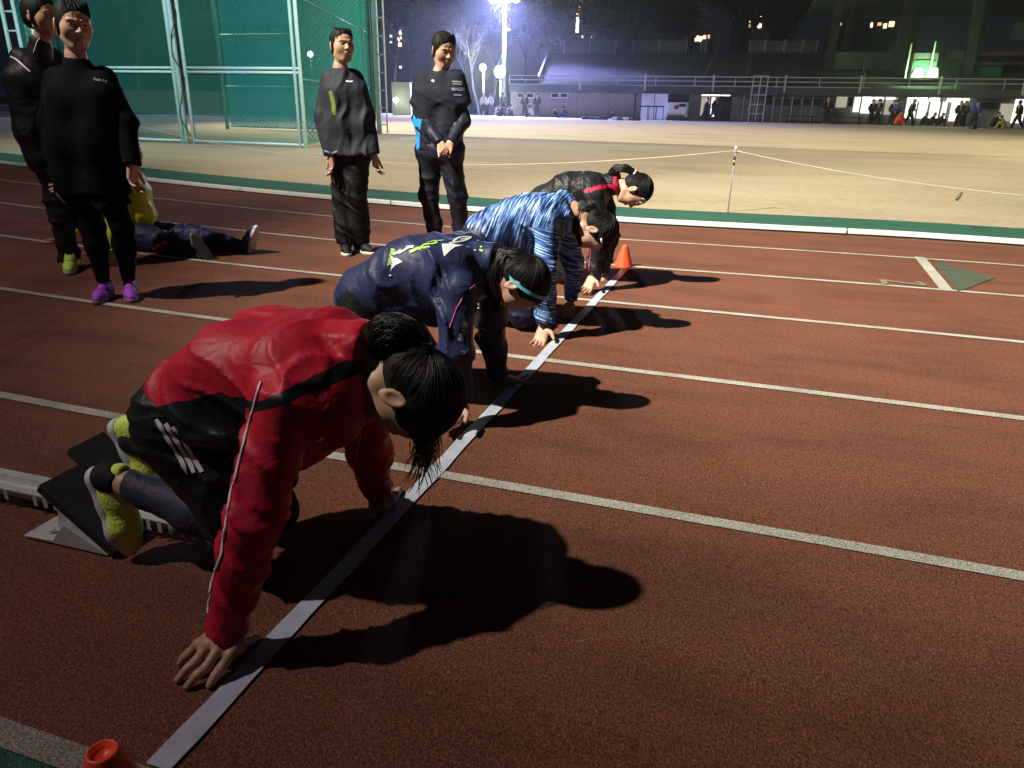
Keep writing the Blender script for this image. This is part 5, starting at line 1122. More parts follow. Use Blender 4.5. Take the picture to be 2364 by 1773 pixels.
# black with red trim
my = 4.85
J = runner_joints(my, (-1.245,my,.515), (-1.10,my,.60), (-.95,my,.625), (-.825,my,.655), (-.735,my,.655), (-.885,4.69,.60), (-.895,5.01,.59), PY(1292,510,4.66), PY(1318,515,4.99), PY(1281,588,4.64), PY(1302,590,4.985), dx=-.0)
F=(.02,-.08,-1); U=(1,0,.0); hc = facing((1367,409),4.777,F,U)
hR = flat_hand(PY(1279,598,4.635), V(-.15,-.78,-.60), 1, -.008, spread=.20, curl=(.3,.25,.1)); hL = flat_hand(PY(1306,597,4.985), V(.3,-.3,-.8), -1, -.01)
def redtrim(v):
    a = PY(1278,398,4.72); q = np.array([[PY(x,y,4.72)[0],PY(x,y,4.72)[2]] for x,y in ((1270,410),(1300,402),(1338,407),(1352,402))]); d = np.full(len(v),9.)
    for i in range(len(q)-1): e = q[i+1]-q[i]; t = np.clip(((v[:,[0,2]]-q[i])@e)/(e@e),0,1); d = np.minimum(d, np.sqrt(((v[:,[0,2]]-q[i]-t[:,None]*e)**2).sum(1)))
    p = np.maximum(d-.011, -(np.abs(v[:,1]-my)-.06)); c = V(-.775,my,.655); p2 = np.maximum(np.abs((v-c)@nrm(V(.95,0,.1)))-.017, -(v[:,2]-.50)); p3 = np.maximum(np.abs(v[:,0]-J['shR'][0]+.002)-.003, v[:,2]-.58); return {'trim': np.minimum(np.minimum(p,p2), p3)}
tl = [PY(x,y,Y) for x,y,Y in ((1385,384,my),(1371,374,my),(1352,364,my-.01),(1333,364,my-.02),(1322,374,my-.03),(1330,384,my-.03))]
def exk(s): s.cone((-1.0,my-.05,.53),(-1.0,my+.05,.53),.10,.10,.09); s.cone((-1.14,my-.04,.50),(-1.14,my+.04,.50),.10,.10,.08)
def hx(s):
    s.group(.02); a = T(0,.065,.090); s.cone(a,a+V(.016,0,-.05),.024,.012,.02); s.cone(T(.02,.06,.085),T(.02,.06,.085)+V(.014,0,-.05),.024,.012,.02)
o, j, bv, T, fr = runner('crouching runner in a black jacket with red trim beside the far cone', my, J, hc, F, U, cloth('black_nylon',(.011,.011,.014),.52,(('trim',(.50,.015,.07)),),.5,18),
  dict(r=(.118,.115,.11), w=(.075,.075,.085), sl=(.068,.056,.046), hem=(V(-1.40,my,.48),nrm(V(-.95,0,-.3))), collar=(V(-.85,my,.65),V(-.765,my,.665),.073), seed=41, amp=.018, freq=24, extra=exk, cutsl=(.0,.0)),
  [hR,hL], cloth('black_trousers',(.010,.010,.014),.5), (tl,[.018,.018,.026,.028,.022,.010]), V(0,-1,.35), [(.2,.2,.2)], redtrim, 41, hx)
cl = MB(); cl.tube([T(.080,.045,.06),T(.072,.060,.085)], .0016, 5).tube([T(.074,.070,.045),T(.066,.082,.070)], .0016, 5); cl.build('hair_pins', M_SHIN, o)
MB().lathe(tl[1], [(.012,-.01),(.023,-.007),(.023,.007),(.012,.01)], 14, axis=tl[2]-tl[0]).build('hair_tie', simple('pale_hair_tie',(.6,.62,.62),.5), o)
# ======== people standing and sitting on the track behind the runners
def ZA(x,y): return ((650+x/2.765)/K_, (y/2.765)/K_)       # close-up readings
def ZB(x,y): return ((x/2.304)/K_, (y/2.304)/K_)
def ZC(x,y): return ((80+x/3.568)/K_, (350+y/3.568)/K_)
def sjoints(Z, Y, pts):
    J = {}
    for k,q in pts.items(): x,y = q[:2]; J[k] = PY(*Z(x,y), Y+(q[2] if len(q)>2 else 0))
    return J
def feet_for(o, J, F1, F2, col, sole=(.75,.76,.78), acc=None, sc=1.0, zz=(0,0)):
    for e,F,z in (('R',F1,zz[0]),('L',F2,zz[1])):
        a = J['an'+e]; F = nrm(V(F[0],F[1],F[2] if len(F)>2 else 0)); shoe(o, V(a[0],a[1],z)-F*.075, F, V(0,0,1)-F*F[2], col, sole, sc, acc=acc)
def person(label, base, group=None): return empty('person', tuple(base), label, 'person', group)
# --- woman in the dark grey rain top
Y = 5.20
J = sjoints(ZA, Y, dict(pel=(440,960),waist=(432,800),chest=(405,590),neck=(375,430),hb=(378,395),shR=(302,500,-.02),shL=(462,505,.06),elR=(258,740,-.08),elL=(545,745,.04),wrR=(312,985,-.12),wrL=(592,985,.0),hipR=(385,960),hipL=(490,960),knR=(385,1260),knL=(485,1260),anR=(405,1535,-.02),anL=(505,1530,.05)))
o = person('standing woman in a loose dark grey rain top, black trousers and white soled shoes', G(755,545))
F = nrm(V(.80,-.60,.03)); hc = PY(*ZA(385,292), Y)
def hd(J,e,side,d,cu=(.35,.5,.4)): return lambda s: hand_sdf(s, J['wr'+e]+nrm(V(*d))*.01, V(*d), nrm(J['wr'+e]-J['pel'])*V(1,1,0), side, .93, cu, .08, .5)
T, fr = body_mesh(J, o, (hc,F,V(0,0,1),1.0), [hd(J,'R',-1,(.1,-.05,-1)), hd(J,'L',1,(.1,0,-1))])
hm = (J['pel']+V(0,0,-.03), V(.05,0,-1))
s = top_sdf(J, (.125,.112,.102), (.070,.065,.075), (.062,.060,.056), hm, seed=51, amp=.020, freq=15, ax=(.9,.4,.1), cutsl=(.01,.01), extra=lambda s: s.cone(J['pel']+V(.10,0,-.10),J['pel']+V(-.08,0,-.10),.125,.125,.08))
vf = s.mesh(.009); v = vf[0]
def seg(v, a, b): return sd_cone(v, (V(*a),V(*b),0,0))
arm = seg(v, J['shR'], J['elR']); lat = lat_of(J)
lim = pxd(v, [ZA(312,590),ZA(328,650),ZA(338,725)], (J['chest']-CAM)@CF)-.014
tp_ = obj_np('top', vf, [cloth('grey_rain_nylon', (.024,.027,.038), .68, (('lime',(.16,.21,.03)),), .22, 10, spec=.2)], o, {'lime': lim}); bv = bvh_of(vf)
m_ = MB(); band(m_, bv, [ZA(410,515),ZA(430,522),ZA(455,518)], .012); m_.build('chest_mark', M_SHIN, tp_)
m_ = MB(); band(m_, bv, [ZA(268,1000),ZA(300,985),ZA(355,965)], .012); band(m_, bv, [ZA(262,960),ZA(300,968),ZA(350,1010)], .010); m_.build('cuff_marks', simple('grey_print2',(.30,.33,.40),.5), tp_)
s = legs_sdf(J, (.098,.082,.080), 52, .016, 20, (.035,.035), .095); obj_np('trousers', s.mesh(.010), [cloth('black_trousers',(.004,.004,.005),.65,(),.3,12)], o)
feet_for(o, J, (.55,-.80), (.80,-.45), (.012,.012,.014), (.78,.76,.66), None, .98)
hair_obj(T, fr, o, None, None, [((-.05,.070,.075),(-.052,.085,.035),.013,.009),((-.02,.080,.085),(-.022,.097,.040),.013,.009),((.02,.080,.085),(.022,.097,.042),.013,.009),((.05,.070,.075),(.052,.085,.035),.013,.009)], 51, loose=True, nape=-.10)
# --- man in the navy T-shirt over long sleeves, hands joined
Y = 5.62
J = sjoints(ZA, Y, dict(pel=(1010,955),waist=(1010,800),chest=(1010,600),neck=(1015,452),hb=(1022,425),shR=(918,508,-.02),shL=(1112,512,.02),elR=(885,765,-.03),elL=(1160,775,.0),wrR=(1015,915,-.17),wrL=(1080,910,-.16),hipR=(950,960),hipL=(1075,960),knR=(945,1250),knL=(1120,1250),anR=(985,1520),anL=(1150,1500,.05)))
o = person('standing man in a navy T-shirt over long sleeves with his hands joined in front', G(958,538))
F = nrm(V(.72,-.66,-.30)); hc = PY(*ZA(1035,320), Y); UU = nrm(V(.2,-.2,1))
T, fr = body_mesh(J, o, (hc,F,UU,1.05), [lambda s: hand_sdf(s, J['wrR'], V(.55,-.25,-.75), V(.2,-1,.1), -1, .92, (1.0,1.3,.9), .02, .5), lambda s: hand_sdf(s, J['wrL'], V(-.45,-.15,-.80), V(0,-1,.1), 1, .92, (1.0,1.3,.9), .02, .5)])
hm = (J['pel']+V(0,0,.0), V(.03,0,-1)); s = top_sdf(J, (.118,.112,.108), (.070,.070,.085), (.060,.052,.042), hm, seed=61, amp=.012, freq=18, cutsl=(0,0)); vf = s.mesh(.009); v = vf[0]
bl = seg(v, J['shR']+V(-.02,.06,-.38), J['hipR']+V(-.07,.08,.10))-.085; bl = np.maximum(bl, -seg(v,J['elR'],J['wrR'])+.066)
bl = pxd(v, [ZA(868,745),ZA(856,830),ZA(852,935)])-.034; c2 = pxd(v, [ZA(935,375),ZA(945,395)])-.012
tp_ = obj_np('undershirt', vf, [cloth('dark_long_sleeve', (.012,.014,.030), .55, (('blue',(.02,.30,.75)),('blue2',(.02,.30,.75))), .3, 12)], o, {'blue': bl, 'blue2': c2})
Jt = dict(J); Jt['elR'] = lerp(J['shR'],J['elR'],.62)+V(-.02,0,0); Jt['elL'] = lerp(J['shL'],J['elL'],.62)+V(.02,0,0); s = Sdf().group(.05)
for q in (-1,1): s.chain([J['waist']+lat_of(J)*.08*q+V(0,0,-.02),J['chest']+lat_of(J)*.090*q],(.122,.118),.05)
s.cone(J['shR'],J['shL'],.066,.066,.05); s.cone(J['chest'],J['neck'],.12,.068,.05); s.cut(J['waist']+V(0,0,-.055), V(0,0,-1)); s.cut(J['neck']+V(0,0,.0),V(0,0,1))
for e in 'RL': d = nrm(Jt['el'+e]-J['sh'+e]); s.group(.04).cone(J['sh'+e],Jt['el'+e],.074,.080,.03); s.cut(Jt['el'+e],d)
s.disp = folds(.010,16,62); vf = s.mesh(.009); ts = obj_np('t_shirt', vf, [cloth('navy_cotton', (.008,.009,.019), .8, (), .3, 12)], o); bv = bvh_of(vf)
m_ = MB(); 
for yy,x0,x1,w in ((520,1090,1150,.010),(535,1092,1150,.008),(605,1098,1148,.010)): band(m_, bv, [ZA(x0,yy),ZA(x1,yy+3)], w, .003)
text_px(m_, bv, 'MAGIC', ZA(1085,578), (1,.03), (-.03,-1), 9.2, 0, .02); m_.build('chest_lettering', simple('dim_white_print',(.22,.24,.30),.6), ts)
m_ = MB(); band(m_, bv, [ZA(958,512),ZA(975,520)], .016, .003); m_.build('chest_mark', simple('dim_white_print2',(.4,.42,.5),.6), ts)
s = legs_sdf(J, (.098,.078,.066), 63, .012, 22, (.03,.03), .12); obj_np('trousers', s.mesh(.010), [cloth('navy_black_trousers',(.008,.009,.020),.6,(),.22,13)], o)
feet_for(o, J, (.5,-.8), (.75,-.5), (.012,.012,.016), (.3,.3,.3), None, 1.05)
hair_obj(T, fr, o, None, None, [((-.055,.060,.085),(-.055,.085,.040),.016,.010),((-.02,.075,.095),(-.02,.100,.050),.016,.010),((.02,.075,.095),(.02,.100,.050),.016,.010),((.055,.060,.085),(.055,.080,.040),.016,.010)], 61, loose=True, grow=.005, nape=-.06, sc=1.05)
# --- woman in black with purple shoes, back to the lamp
Y = 3.36
J = sjoints(ZB, Y, dict(pel=(480,930),waist=(470,760),chest=(450,520),neck=(405,300),hb=(400,262),shR=(305,420,0),shL=(555,420,.05),elR=(262,650,-.02),elL=(672,650,.05),wrR=(292,868,-.08),wrL=(702,868,-.0),hipR=(435,950),hipL=(545,950),knR=(495,1200),knL=(650,1200),anR=(548,1485,-.0),anL=(683,1478,.08)))
o = person('woman in black with bright purple shoes standing at the left', G(250,650))
F = nrm(V(.86,-.48,-.12)); hc = PY(*ZB(392,135), Y)
T, fr = body_mesh(J, o, (hc,F,nrm(V(.1,0,1)),1.04), [hd(J,'R',-1,(.15,-.1,-1)), hd(J,'L',1,(-.05,-.1,-1))])
s = top_sdf(J, (.135,.130,.112), (.085,.085,.095), (.066,.058,.048), (J['pel']+V(0,0,-.10),V(0,0,-1)), seed=71, amp=.012, freq=15, cutsl=(.01,.01), extra=lambda s: s.cone(J['pel']+V(.09,0,-.16),J['pel']+V(-.09,0,-.16),.135,.135,.08))
vf = s.mesh(.009); tp_ = obj_np('top', vf, [cloth('black_jersey', (.0022,.0022,.0036), .9, (), .2, 12, spec=.08)], o); bv = bvh_of(vf)
m_ = MB(); text_px(m_, bv, 'hum l-y', ZB(498,428), (1,.16), (.10,-1), 9.5, 0, .015); m_.build('chest_lettering', simple('dim_white_print3',(.16,.16,.19),.6), tp_)
Sx = Sdf().group(.05); Sx.cone(J['hipR'],J['hipL'],.11,.11,.05)
for e in 'RL': b_ = lerp(J['hip'+e],J['kn'+e],.62); d = nrm(b_-J['hip'+e]); Sx.group(.05).cone(J['hip'+e],b_,.105,.100,.03); Sx.cut(b_,d)
Sx.disp = folds(.008,20,72); obj_np('shorts', Sx.mesh(.010), [cloth('black_shorts2',(.002,.002,.003),.8,(),.2,18,spec=.1)], o)
Lg = Sdf()
for e in 'RL': a,b_,c_ = J['hip'+e],J['kn'+e],J['an'+e]; Lg.group(.03).chain([a,b_,lerp(b_,c_,.35),c_],[.085,.060,.062,.038],.03); Lg.cut(c_+V(0,0,-.02),V(0,0,-1))
Lg.disp = folds(.003,30,73); obj_np('leggings', Lg.mesh(.009), [cloth('black_leggings',(.002,.002,.003),.8,(),.2,18,spec=.1)], o)
feet_for(o, J, (.42,-.90), (.70,-.70), (.36,.06,.60), (.20,.16,.22), (.05,.04,.07), .92)
hair_obj(T, fr, o, None, None, [((-.05,.070,.078),(-.055,.088,.040),.014,.009),((-.02,.080,.088),(-.022,.100,.045),.014,.009),((.02,.080,.088),(.022,.100,.045),.014,.009),((.05,.070,.078),(.052,.088,.038),.014,.009)], 71, loose=True, nape=-.10, grow=.004, sc=1.04)
# --- person at the far left behind her
Y = 3.95
J = sjoints(ZB, Y, dict(pel=(300,850),waist=(250,700),chest=(195,430),neck=(215,235),hb=(225,195),shR=(110,310,0),shL=(280,315,.12),elR=(75,520,-.02),elL=(300,520,.14),wrR=(185,700,.05),wrL=(310,720,.05),hipR=(290,900),hipL=(390,900,.1),knR=(330,1140),knL=(450,1140,.1),anR=(372,1400),anL=(520,1350,.20)))
o = person('person in a dark tracksuit with white piping and lime shoes at the left edge', G(150,600))
F = nrm(V(.97,.10,-.05)); hc = PY(*ZB(215,85), Y)
T, fr = body_mesh(J, o, (hc,F,V(0,0,1),1.0), [hd(J,'R',-1,(.4,-.1,-1)), hd(J,'L',1,(.2,-.1,-1))])
s = top_sdf(J, (.112,.112,.11), (.07,.07,.08), (.066,.058,.05), (J['pel']+V(0,0,-.08),V(0,0,-1)), collar=(J['neck']-V(0,0,.02),J['neck']+V(.0,0,.04),.062), seed=81, amp=.014, freq=17, cutsl=(.01,.01))
vf = s.mesh(.010); tp_ = obj_np('jacket', vf, [cloth('black_tracksuit', (.005,.005,.009), .55, (), .35, 12)], o); bv = bvh_of(vf)
m_ = MB(); band(m_, bv, [ZB(30,290),ZB(80,310),ZB(160,380)], .010); band(m_, bv, [ZB(180,280),ZB(200,215),ZB(235,180)], .006); m_.build('white_piping', M_SHIN, tp_)
s = legs_sdf(J, (.105,.082,.062), 82, .014, 20, (-.01,-.01), .115); vf = s.mesh(.010); tr_ = obj_np('trousers', vf, [cloth('black_track_trousers',(.010,.010,.014),.6,(),.3,14)], o); bv = bvh_of(vf)
m_ = MB(); band(m_, bv, [ZB(260,970),ZB(300,1030),ZB(345,1080)], .008); m_.build('white_piping', M_SHIN, tr_)
shoe(o, V(*G(*ZB(392,1428)))+V(0,0,.012), V(.66,-.75,-.05), V(0,-.05,1), (.55,.85,.12), (.45,.47,.5), .95, acc=(.06,.10,.06))
shoe(o, V(*G(*ZB(545,1408)))+V(0,.0,0), V(.95,.28,0), V(0,0,1), (.55,.85,.12), (.6,.62,.6), .95)
hair_obj(T, fr, o, None, None, [((-.05,.070,.078),(-.055,.088,.040),.014,.009),((.0,.080,.088),(.0,.100,.045),.024,.013),((.05,.070,.078),(.052,.088,.038),.014,.009)], 81, loose=True, nape=-.08, grow=.006)
# --- sitting person in yellow, leaning back on the arms
Y = 4.78
J = sjoints(ZC, Y, dict(pel=(860,690),waist=(880,520),chest=(830,330),neck=(790,165),hb=(780,120),shR=(740,235,-.16),shL=(850,225,.18),elR=(660,480,-.18),elL=(640,400,.30),wrR=(600,760,-.20),wrL=(200,745,.10),hipR=(850,690,-.09),hipL=(900,690,.09),knR=(1140,770,-.14),knL=(1330,690,.10),anR=(1370,850,-.20),anL=(1720,790,.12)))
o = person('person in a yellow shirt sitting on the track with both legs stretched out', G(330,545))
J['wrL'] = G(122/K_+3,561/K_)+V(.06,.03,.03); J['elL'] = lerp(J['shL'],J['wrL'],.5)+V(-.03,.03,-.04); J['wrR'] = G(250/K_,585/K_)+V(0,0,.04)
F = nrm(V(.95,-.2,.1)); hc = J['hb']+V(.02,0,.10)
T, fr = body_mesh(J, o, (hc,F,V(0,0,1),1.0), [lambda s: hand_sdf(s, J['wrL'], V(-.9,-.3,-.2), V(0,0,1), 1, .95, (.1,.2,.1), .2, .8), lambda s: hand_sdf(s, J['wrR'], V(-.8,-.5,-.3), V(0,0,1), 1, .95, (.1,.2,.1), .2, .8)])
s = top_sdf(J, (.100,.090,.105), (.06,.05,.08), (.068,.060,.050), (J['pel']+V(-.02,0,.03),nrm(V(.2,0,-1))), seed=91, amp=.014, freq=20, cutsl=(-.01,-.03)); vf = s.mesh(.009); v = vf[0]
pn = np.abs((v-J['chest'])@nrm(V(.9,-.45,.0))-.02)-.030; pn = np.maximum(pn, (v[:,1]-J['chest'][1]))
tp_ = obj_np('shirt', vf, [cloth('yellow_nylon', (.88,.90,.03), .5, (('panel',(.03,.02,.06)),), .4, 13)], o, {'panel': pn+.0})
s = legs_sdf(J, (.115,.085,.062), 92, .016, 22, (.0,.0), .115); vf = s.mesh(.009); tr_ = obj_np('trousers', vf, [cloth('navy_track_trousers',(.020,.024,.080),.5,(),.6,14)], o); bv = bvh_of(vf)
m_ = MB(); band(m_, bv, [ZC(975,800),ZC(1030,770),ZC(1100,740)], .020); m_.build('pink_lettering', M_PINK, tr_); m_ = MB(); band(m_, bv, [ZC(1050,800),ZC(1120,840),ZC(1180,880)], .012); m_.build('white_lettering', simple('dim_white_print4',(.35,.38,.45),.6), tr_)
a = J['anL']; shoe(o, PY(*ZC(1790,850),Y+.12), V(.42,-.12,.90), V(-.90,.0,.42), (.04,.07,.16), (.72,.76,.80), 1.0, acc=(.10,.45,.85))
a = J['anR']; shoe(o, PY(*ZC(1470,915),Y-.22), V(-.30,-.35,.88), V(-.80,.45,-.1), (.03,.03,.05), (.13,.13,.15), 1.0)
hair_obj(T, fr, o, None, None, [((0,.080,.088),(.0,.100,.045),.024,.013)], 91, loose=True, nape=-.08)
# ======== people and things in front of the grandstand
def far_proto(pose):
    r = empty('person', (0,0,0)); s = Sdf().group(.05)
    if pose == 'stand': P = dict(h=(0,0,1.58),n=(0,0,1.42),c=(0,0,1.25),p=(0,0,.95),kR=(-.11,0,.5),kL=(.11,.02,.5),aR=(-.13,0,.06),aL=(.13,.0,.06),eR=(-.27,0,1.12),eL=(.27,0,1.12),wR=(-.24,-.12,.90),wL=(.24,-.1,.90))
    elif pose == 'walk': P = dict(h=(.10,0,1.55),n=(.06,0,1.40),c=(.03,0,1.22),p=(-.05,0,.92),kR=(.12,-.05,.52),kL=(-.12,.05,.50),aR=(.22,-.05,.06),aL=(-.42,.05,.12),eR=(-.10,-.2,1.12),eL=(.2,.2,1.12),wR=(-.05,-.2,.9),wL=(.35,.18,1.0))
    else: P = dict(h=(.12,-.02,.78),n=(.05,0,.66),c=(0,0,.52),p=(-.12,0,.20),kR=(.22,-.14,.45),kL=(.24,.14,.42),aR=(.32,-.14,.06),aL=(.36,.14,.06),eR=(.10,-.25,.40),eL=(.12,.25,.40),wR=(.30,-.16,.36),wL=(.3,.1,.36))
    P = {k:V(*v) for k,v in P.items()}
    s.ell(P['h'],(.095,.11,.125),None,.01); s.cone(P['n'],P['h'],.055,.05,.02).cone(P['wR'],P['wR']+V(0,-.02,-.08),.035,.03,.01).cone(P['wL'],P['wL']+V(0,-.02,-.08),.035,.03,.01).cone(P['n'],P['p'],.09,.10,.03)
    for e in 'RL': s.cone(P['p'],P['k'+e],.07,.05,.03).cone(P['k'+e],P['a'+e],.05,.04,.03).cone(P['n'],P['e'+e],.05,.04,.03).cone(P['e'+e],P['w'+e],.04,.03,.03).cone(P['a'+e]+V(0,0,-.02),P['a'+e]+V(.08,-.10,-.03),.05,.04,.02)
    obj_np('body', s.mesh(.022), [M_FSK], r)
    s = Sdf().group(.05); q = V(.13,0,0) if pose!='walk' else V(0,.13,0)
    if pose == 'sit': q = V(0,.13,0)
    s.chain([P['c']+q,P['p']+q*.7],[.13,.13],.05).chain([P['c']-q,P['p']-q*.7],[.13,.13],.05)
    for e in 'RL': s.chain([lerp(P['n'],P['c'],.3)+q*(1 if P['e'+e]@q>0 else -1)*1.1,P['e'+e],P['w'+e]],[.08,.065,.055],.04)
    s.cut(P['p']+V(0,0,-.06),V(0,0,-1)); obj_np('jacket', s.mesh(.022), [M_FCL[0]], r)
    s = Sdf().group(.05)
    for e in 'RL': s.chain([P['p'],P['k'+e],P['a'+e]],[.125,.09,.07],.04)
    obj_np('trousers', s.mesh(.022), [M_FCL[1]], r)
    s = Sdf().group(.02).ell(P['h']+V(-.01,.02,.03),(.108,.118,.125),None,.01); s.cut(P['h']+V(0,0,-.02),V(0,-.5,-1)); obj_np('hair', s.mesh(.022), [M_HAIR], r)
    return r
M_FSK = simple('far_skin',(.45,.28,.2),.6); FC = dict(k=(.012,.012,.016),w=(.55,.58,.62),n=(.02,.025,.08),b=(.03,.08,.35),y=(.35,.38,.05),p=(.12,.10,.40),o=(.8,.08,.04),g=(.10,.11,.12))
M_FCL = [cloth('far_black',FC['k'],.7), cloth('far_black2',FC['k'],.7)]; FM = {k:cloth('far_'+k,c,.7,(),.2,8) for k,c in FC.items()}
protos = {}; used = set()
def far_person(pose, px, py, Y, rz, top, low, label, sc=1.0, lean=0.0):
    if pose not in protos: protos[pose] = far_proto(pose)
    r = protos[pose]; ch = list(r.children)
    if pose in used:
        n_ = r.copy(); COL.objects.link(n_); cc = []
        for c in ch: d = c.copy(); COL.objects.link(d); d.parent = n_; cc.append(d)
        r, ch = n_, cc
    used.add(pose); p = PY(px,py,Y); r.location = (p[0],Y,gz(Y)+(.005 if Y<58.8 else -.02+.05)); r.rotation_euler = (0,lean,math.radians(rz)); r.scale = (sc,sc,sc)
    tag(r, label, 'person', 'people in front of the grandstand')
    for c in ch:
        k = c.name.split('.')[0]; m = {'jacket':FM[top],'trousers':FM[low]}.get(k)
        if m: c.material_slots[0].link = 'OBJECT'; c.material_slots[0].material = m
def SS(x): return x/K_
for a in (('stand',SS(1116),245,59.4,10,'w','k','far person in a white shirt, leftmost of the group by the stand corner'),
 ('stand',SS(1132),245,59.8,-20,'w','n','far person in white shirt and navy trousers, second of the group by the corner'),
 ('stand',SS(1161),245,59.6,30,'g','k','far person in grey standing at the corner of the brown wall',1.05),
 ('sit',SS(1149),245,59.0,-30,'w','k','far person in white crouching left of the brown wall'),
 ('sit',SS(1163),245,58.9,200,'g','k','far person in grey crouching at the brown wall corner'),
 ('sit',SS(1177),245,59.1,-60,'w','k','far person in white crouching under the first small window'),
 ('stand',SS(1211),245,61.3,0,'k','k','far person in black leaning on the brown wall between the windows, left one',1.05),
 ('stand',SS(1239),245,61.3,15,'k','k','far person in black leaning on the brown wall between the windows, right one',1.05),
 ('sit',SS(1226),246,59.2,190,'w','k','far person in white bending down between the two leaning in black'),
 ('sit',SS(1279),246,59.9,20,'k','k','far person in black sitting under the second small window',.85),
 ('sit',SS(1303),246,59.8,170,'n','n','far person in navy sitting right of the second small window',.95),
 ('sit',SS(1412),248,60.6,0,'k','k','far person in black crouching before the white boards',.7),
 ('walk',SS(1628),250,60.3,10,'k','k','far person in black walking left before the first lit doorway'),
 ('walk',SS(1647),250,60.5,-15,'k','k','far person in black walking right of the first lit doorway',1.05),
 ('stand',SS(1906),258,60.2,0,'k','k','far person in black standing at the dark pillar',1.1),
 ('stand',SS(2010),258,60.4,20,'k','k','far person in black, left one of the pair before the bright windows',1.0),
 ('walk',SS(2024),258,60.4,60,'k','k','far person in black, right one of the pair before the bright windows',1.05),
 ('stand',SS(2058),259,60.2,0,'n','k','far person in navy beside the orange jacket'),
 ('stand',SS(2066),259,59.9,40,'p','k','far person in a purple jacket between the two bright window groups',1.0),
 ('sit',SS(2074),261,59.4,0,'o','o','far person in an orange jacket crouching between the bright window groups',1.1),
 ('walk',SS(2100),260,60.0,20,'k','k','far person in black striding before the second window group',1.05),
 ('sit',SS(2133),261,59.9,0,'k','k','far person in black sitting before the windows, left one of three'),
 ('sit',SS(2152),261,59.9,0,'k','k','far person in black sitting before the windows, middle one of three'),
 ('sit',SS(2171),261,59.9,0,'k','k','far person in black sitting before the windows, right one of three'),
 ('stand',SS(2211),262,59.8,0,'k','k','far person in black beside the white bright door panel'),
 ('stand',SS(2223),262,59.9,30,'g','k','far person in grey right of the white bright door panel'),
 ('stand',SS(2249),262,59.6,0,'b','k','far person in a blue jacket before the dark wall at the right'),
 ('sit',SS(2297),264,59.6,0,'k','k','far person in black crouching near the right edge',1.1),
 ('sit',SS(2314),264,59.4,180,'y','y','far person in dull yellow crouching near the right edge',.9),
 ('walk',SS(2347),265,59.6,200,'k','k','far person in black stepping at the right edge',1.05)): far_person(*a)
# equipment along the stand
def item(nm, px, Y, label, cat, fn, m, z=None, group=None):
    p = PY(px,250,Y); mb = MB(); fn(mb, float(p[0]), Y, gz(Y)+.02 if z is None else z); o = mb.build(nm, m); return tag(o, label, cat, group)
for x0,x1,t in ((1479,1508,'left'),(1510,1539,'right')):
    a,b_ = PY(SS(x0),245,61.6),PY(SS(x1),245,61.6); o = MB().box(((a[0]+b_[0])/2,61.6,1.25),(b_[0]-a[0],.05,1.9)).box((a[0]+.1,61.6,.25),(.05,.4,.1)).box((b_[0]-.1,61.6,.25),(.05,.4,.1)).build('white_board', M_WHITE); tag(o, 'upright white board in the recess, %s one of the pair'%t, 'board', 'white boards')
for px,t in ((1486,'left'),(1506,'middle'),(1522,'right')):
    item('hurdle', SS(px), 60.6, 'black hurdle frame before the white boards, %s one'%t, 'hurdle', lambda m,x,y,z: m.box((x-.28,y,z+.5),(.05,.05,1.0)).box((x+.28,y,z+.5),(.05,.05,1.0)).box((x,y,z+.98),(.7,.05,.10)).box((x-.28,y-.2,z+.03),(.05,.5,.05)).box((x+.28,y-.2,z+.03),(.05,.5,.05)), M_BLACKM, group='hurdles')
a,b_ = PY(SS(1541),245,60.9),PY(SS(1586),245,60.9); cx = (a[0]+b_[0])/2; w = b_[0]-a[0]
c_ = empty('utility_cart', (cx,60.9,gz(60)), 'small white utility cart parked in the recess beside the white boards', 'cart')
MB().box((cx,61.2,1.15),(w,1.6,.85)).box((cx,61.2,.62),(w*1.02,1.7,.25)).build('cab', M_WHITE, c_, bevel=.05); MB().box((cx-.05,60.38,1.25),(.35,.04,.3)).build('red_notice', simple('dark_red_notice',(.25,.03,.03),.5), c_); MB().box((cx+.4,60.38,1.38),(.5,.04,.22)).build('window', M_GLASS, c_)
MB().box((cx,60.3,.52),(w*.9,.2,.28)).build('bumper', M_BLACKM, c_)
for q in (-.55,.55): MB().lathe((cx+q,60.5,.50),[(0,-.08),(.2,-.08),(.24,-.03),(.24,.03),(.2,.08),(0,.08)],16,axis=(0,1,0)).build('wheel', M_BLACKM, c_)
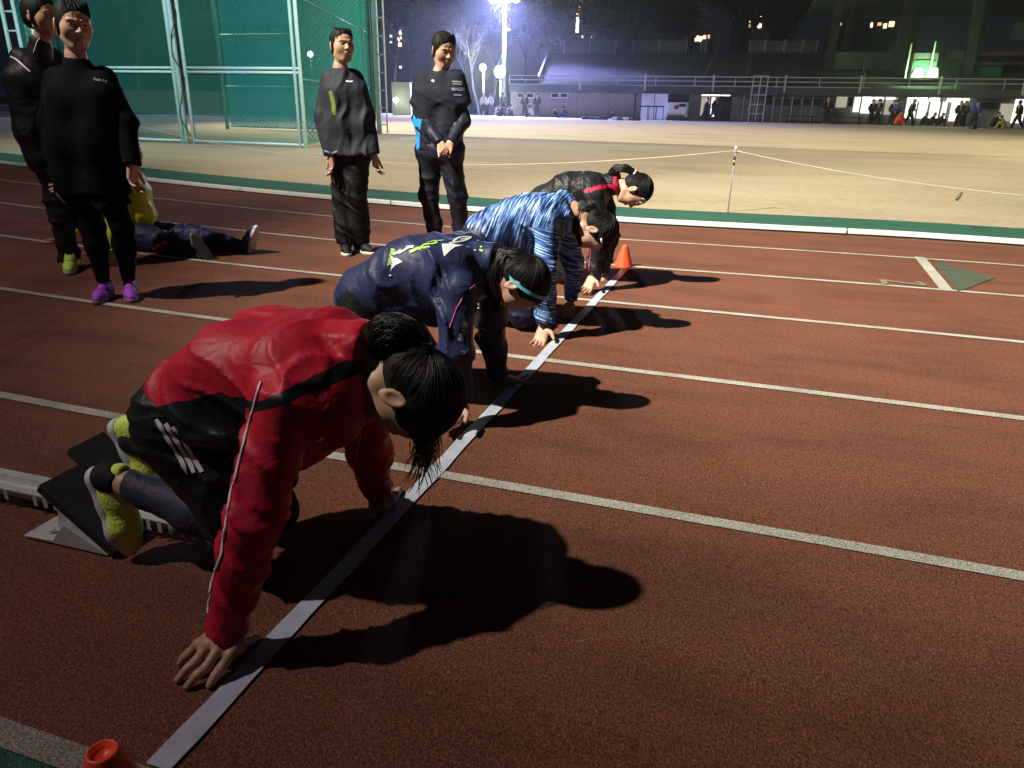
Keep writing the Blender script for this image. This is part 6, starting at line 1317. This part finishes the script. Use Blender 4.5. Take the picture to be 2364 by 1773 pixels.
# tall steel scaffold frame
a,b_ = PY(SS(1728),246,59.9),PY(SS(1762),246,59.9); t_ = empty('timing_scaffold', ((a[0]+b_[0])/2,59.9,gz(59.9)), 'tall narrow steel scaffold frame standing before the dark windows', 'scaffold'); zt = float(PY(SS(1750),164,59.9)[2]); mb = MB()
tx = PY(SS(1742),164,59.9)[0], PY(SS(1776),164,59.9)[0]
for x0,x1 in ((a[0],tx[0]),((a[0]+b_[0])/2,(tx[0]+tx[1])/2),(b_[0],tx[1])):
    for yy in (59.9,60.7): mb.bar((x0,yy,gz(60)),(x0*.55+x1*.45,yy,zt),.06)
mb.build('uprights', M_FRAME, t_)
for i in range(5): z = gz(60)+(zt-gz(60))*(i+1)/5; f_ = .45*(i+1)/5; MB().box(((a[0]+b_[0])/2*(1-f_)+(tx[0]+tx[1])/2*f_,59.9,z),(b_[0]-a[0]+.05,.05,.05)).build('cross_bar', M_FRAME, t_)
for i,(px,c) in enumerate(((1352,'k'),(1368,'g'),(1384,'g'),(1396,'k'),(1421,'w'),(1432,'g'),(1447,'w'),(1460,'g'),(1472,'k'))):
    m = {'k':M_BLACKM,'g':simple('green_bag',(.03,.14,.07),.8),'w':M_WHITE}[c]; p = PY(SS(px),253,57.5+i*.02); s = Sdf().group(.05); x = float(p[0]); s.cone((x-.2,57.5,gz(57)+.10),(x+.2,57.5,gz(57)+.09),.10,.09,.04).cone((x-.05,57.5,gz(57)+.12),(x+.08,57.5,gz(57)+.2),.09,.05,.05)
    o = obj_np('sports_bag', s.mesh(.03), [m], None); tag(o, '%s sports bag in the row lying on the dirt, %s from the left'%({'k':'black','g':'green','w':'white'}[c], ['first','second','third','fourth','fifth','sixth','seventh','eighth','ninth'][i]), 'bag', 'bags on the dirt')
for px,py,Y,t in ((1956,252,61.0,'dark bench with cushions before the bright windows'),(1846,250,61.0,'low dark bench before the dark windows')):
    b_ = empty('bench', (PY(SS(px),250,Y)[0],Y,gz(Y)), t, 'bench'); x = float(PY(SS(px),250,Y)[0]); MB().box((x,Y,.78),(2.2,.45,.08)).build('seat', M_BLACKM, b_)
    for q in (-.9,.9): MB().box((x+q,Y,.52),(.08,.4,.46)).build('leg', M_BLACKM, b_)
item('shoe_bag', SS(2253), 55.0, 'tiny dark bag lying on the dirt near the right side', 'bag', lambda m,x,y,z: m.lathe((x,y,z),[(0,0),(.22,.02),(.25,.12),(.12,.24),(0,.26)],10), M_BLACKM)
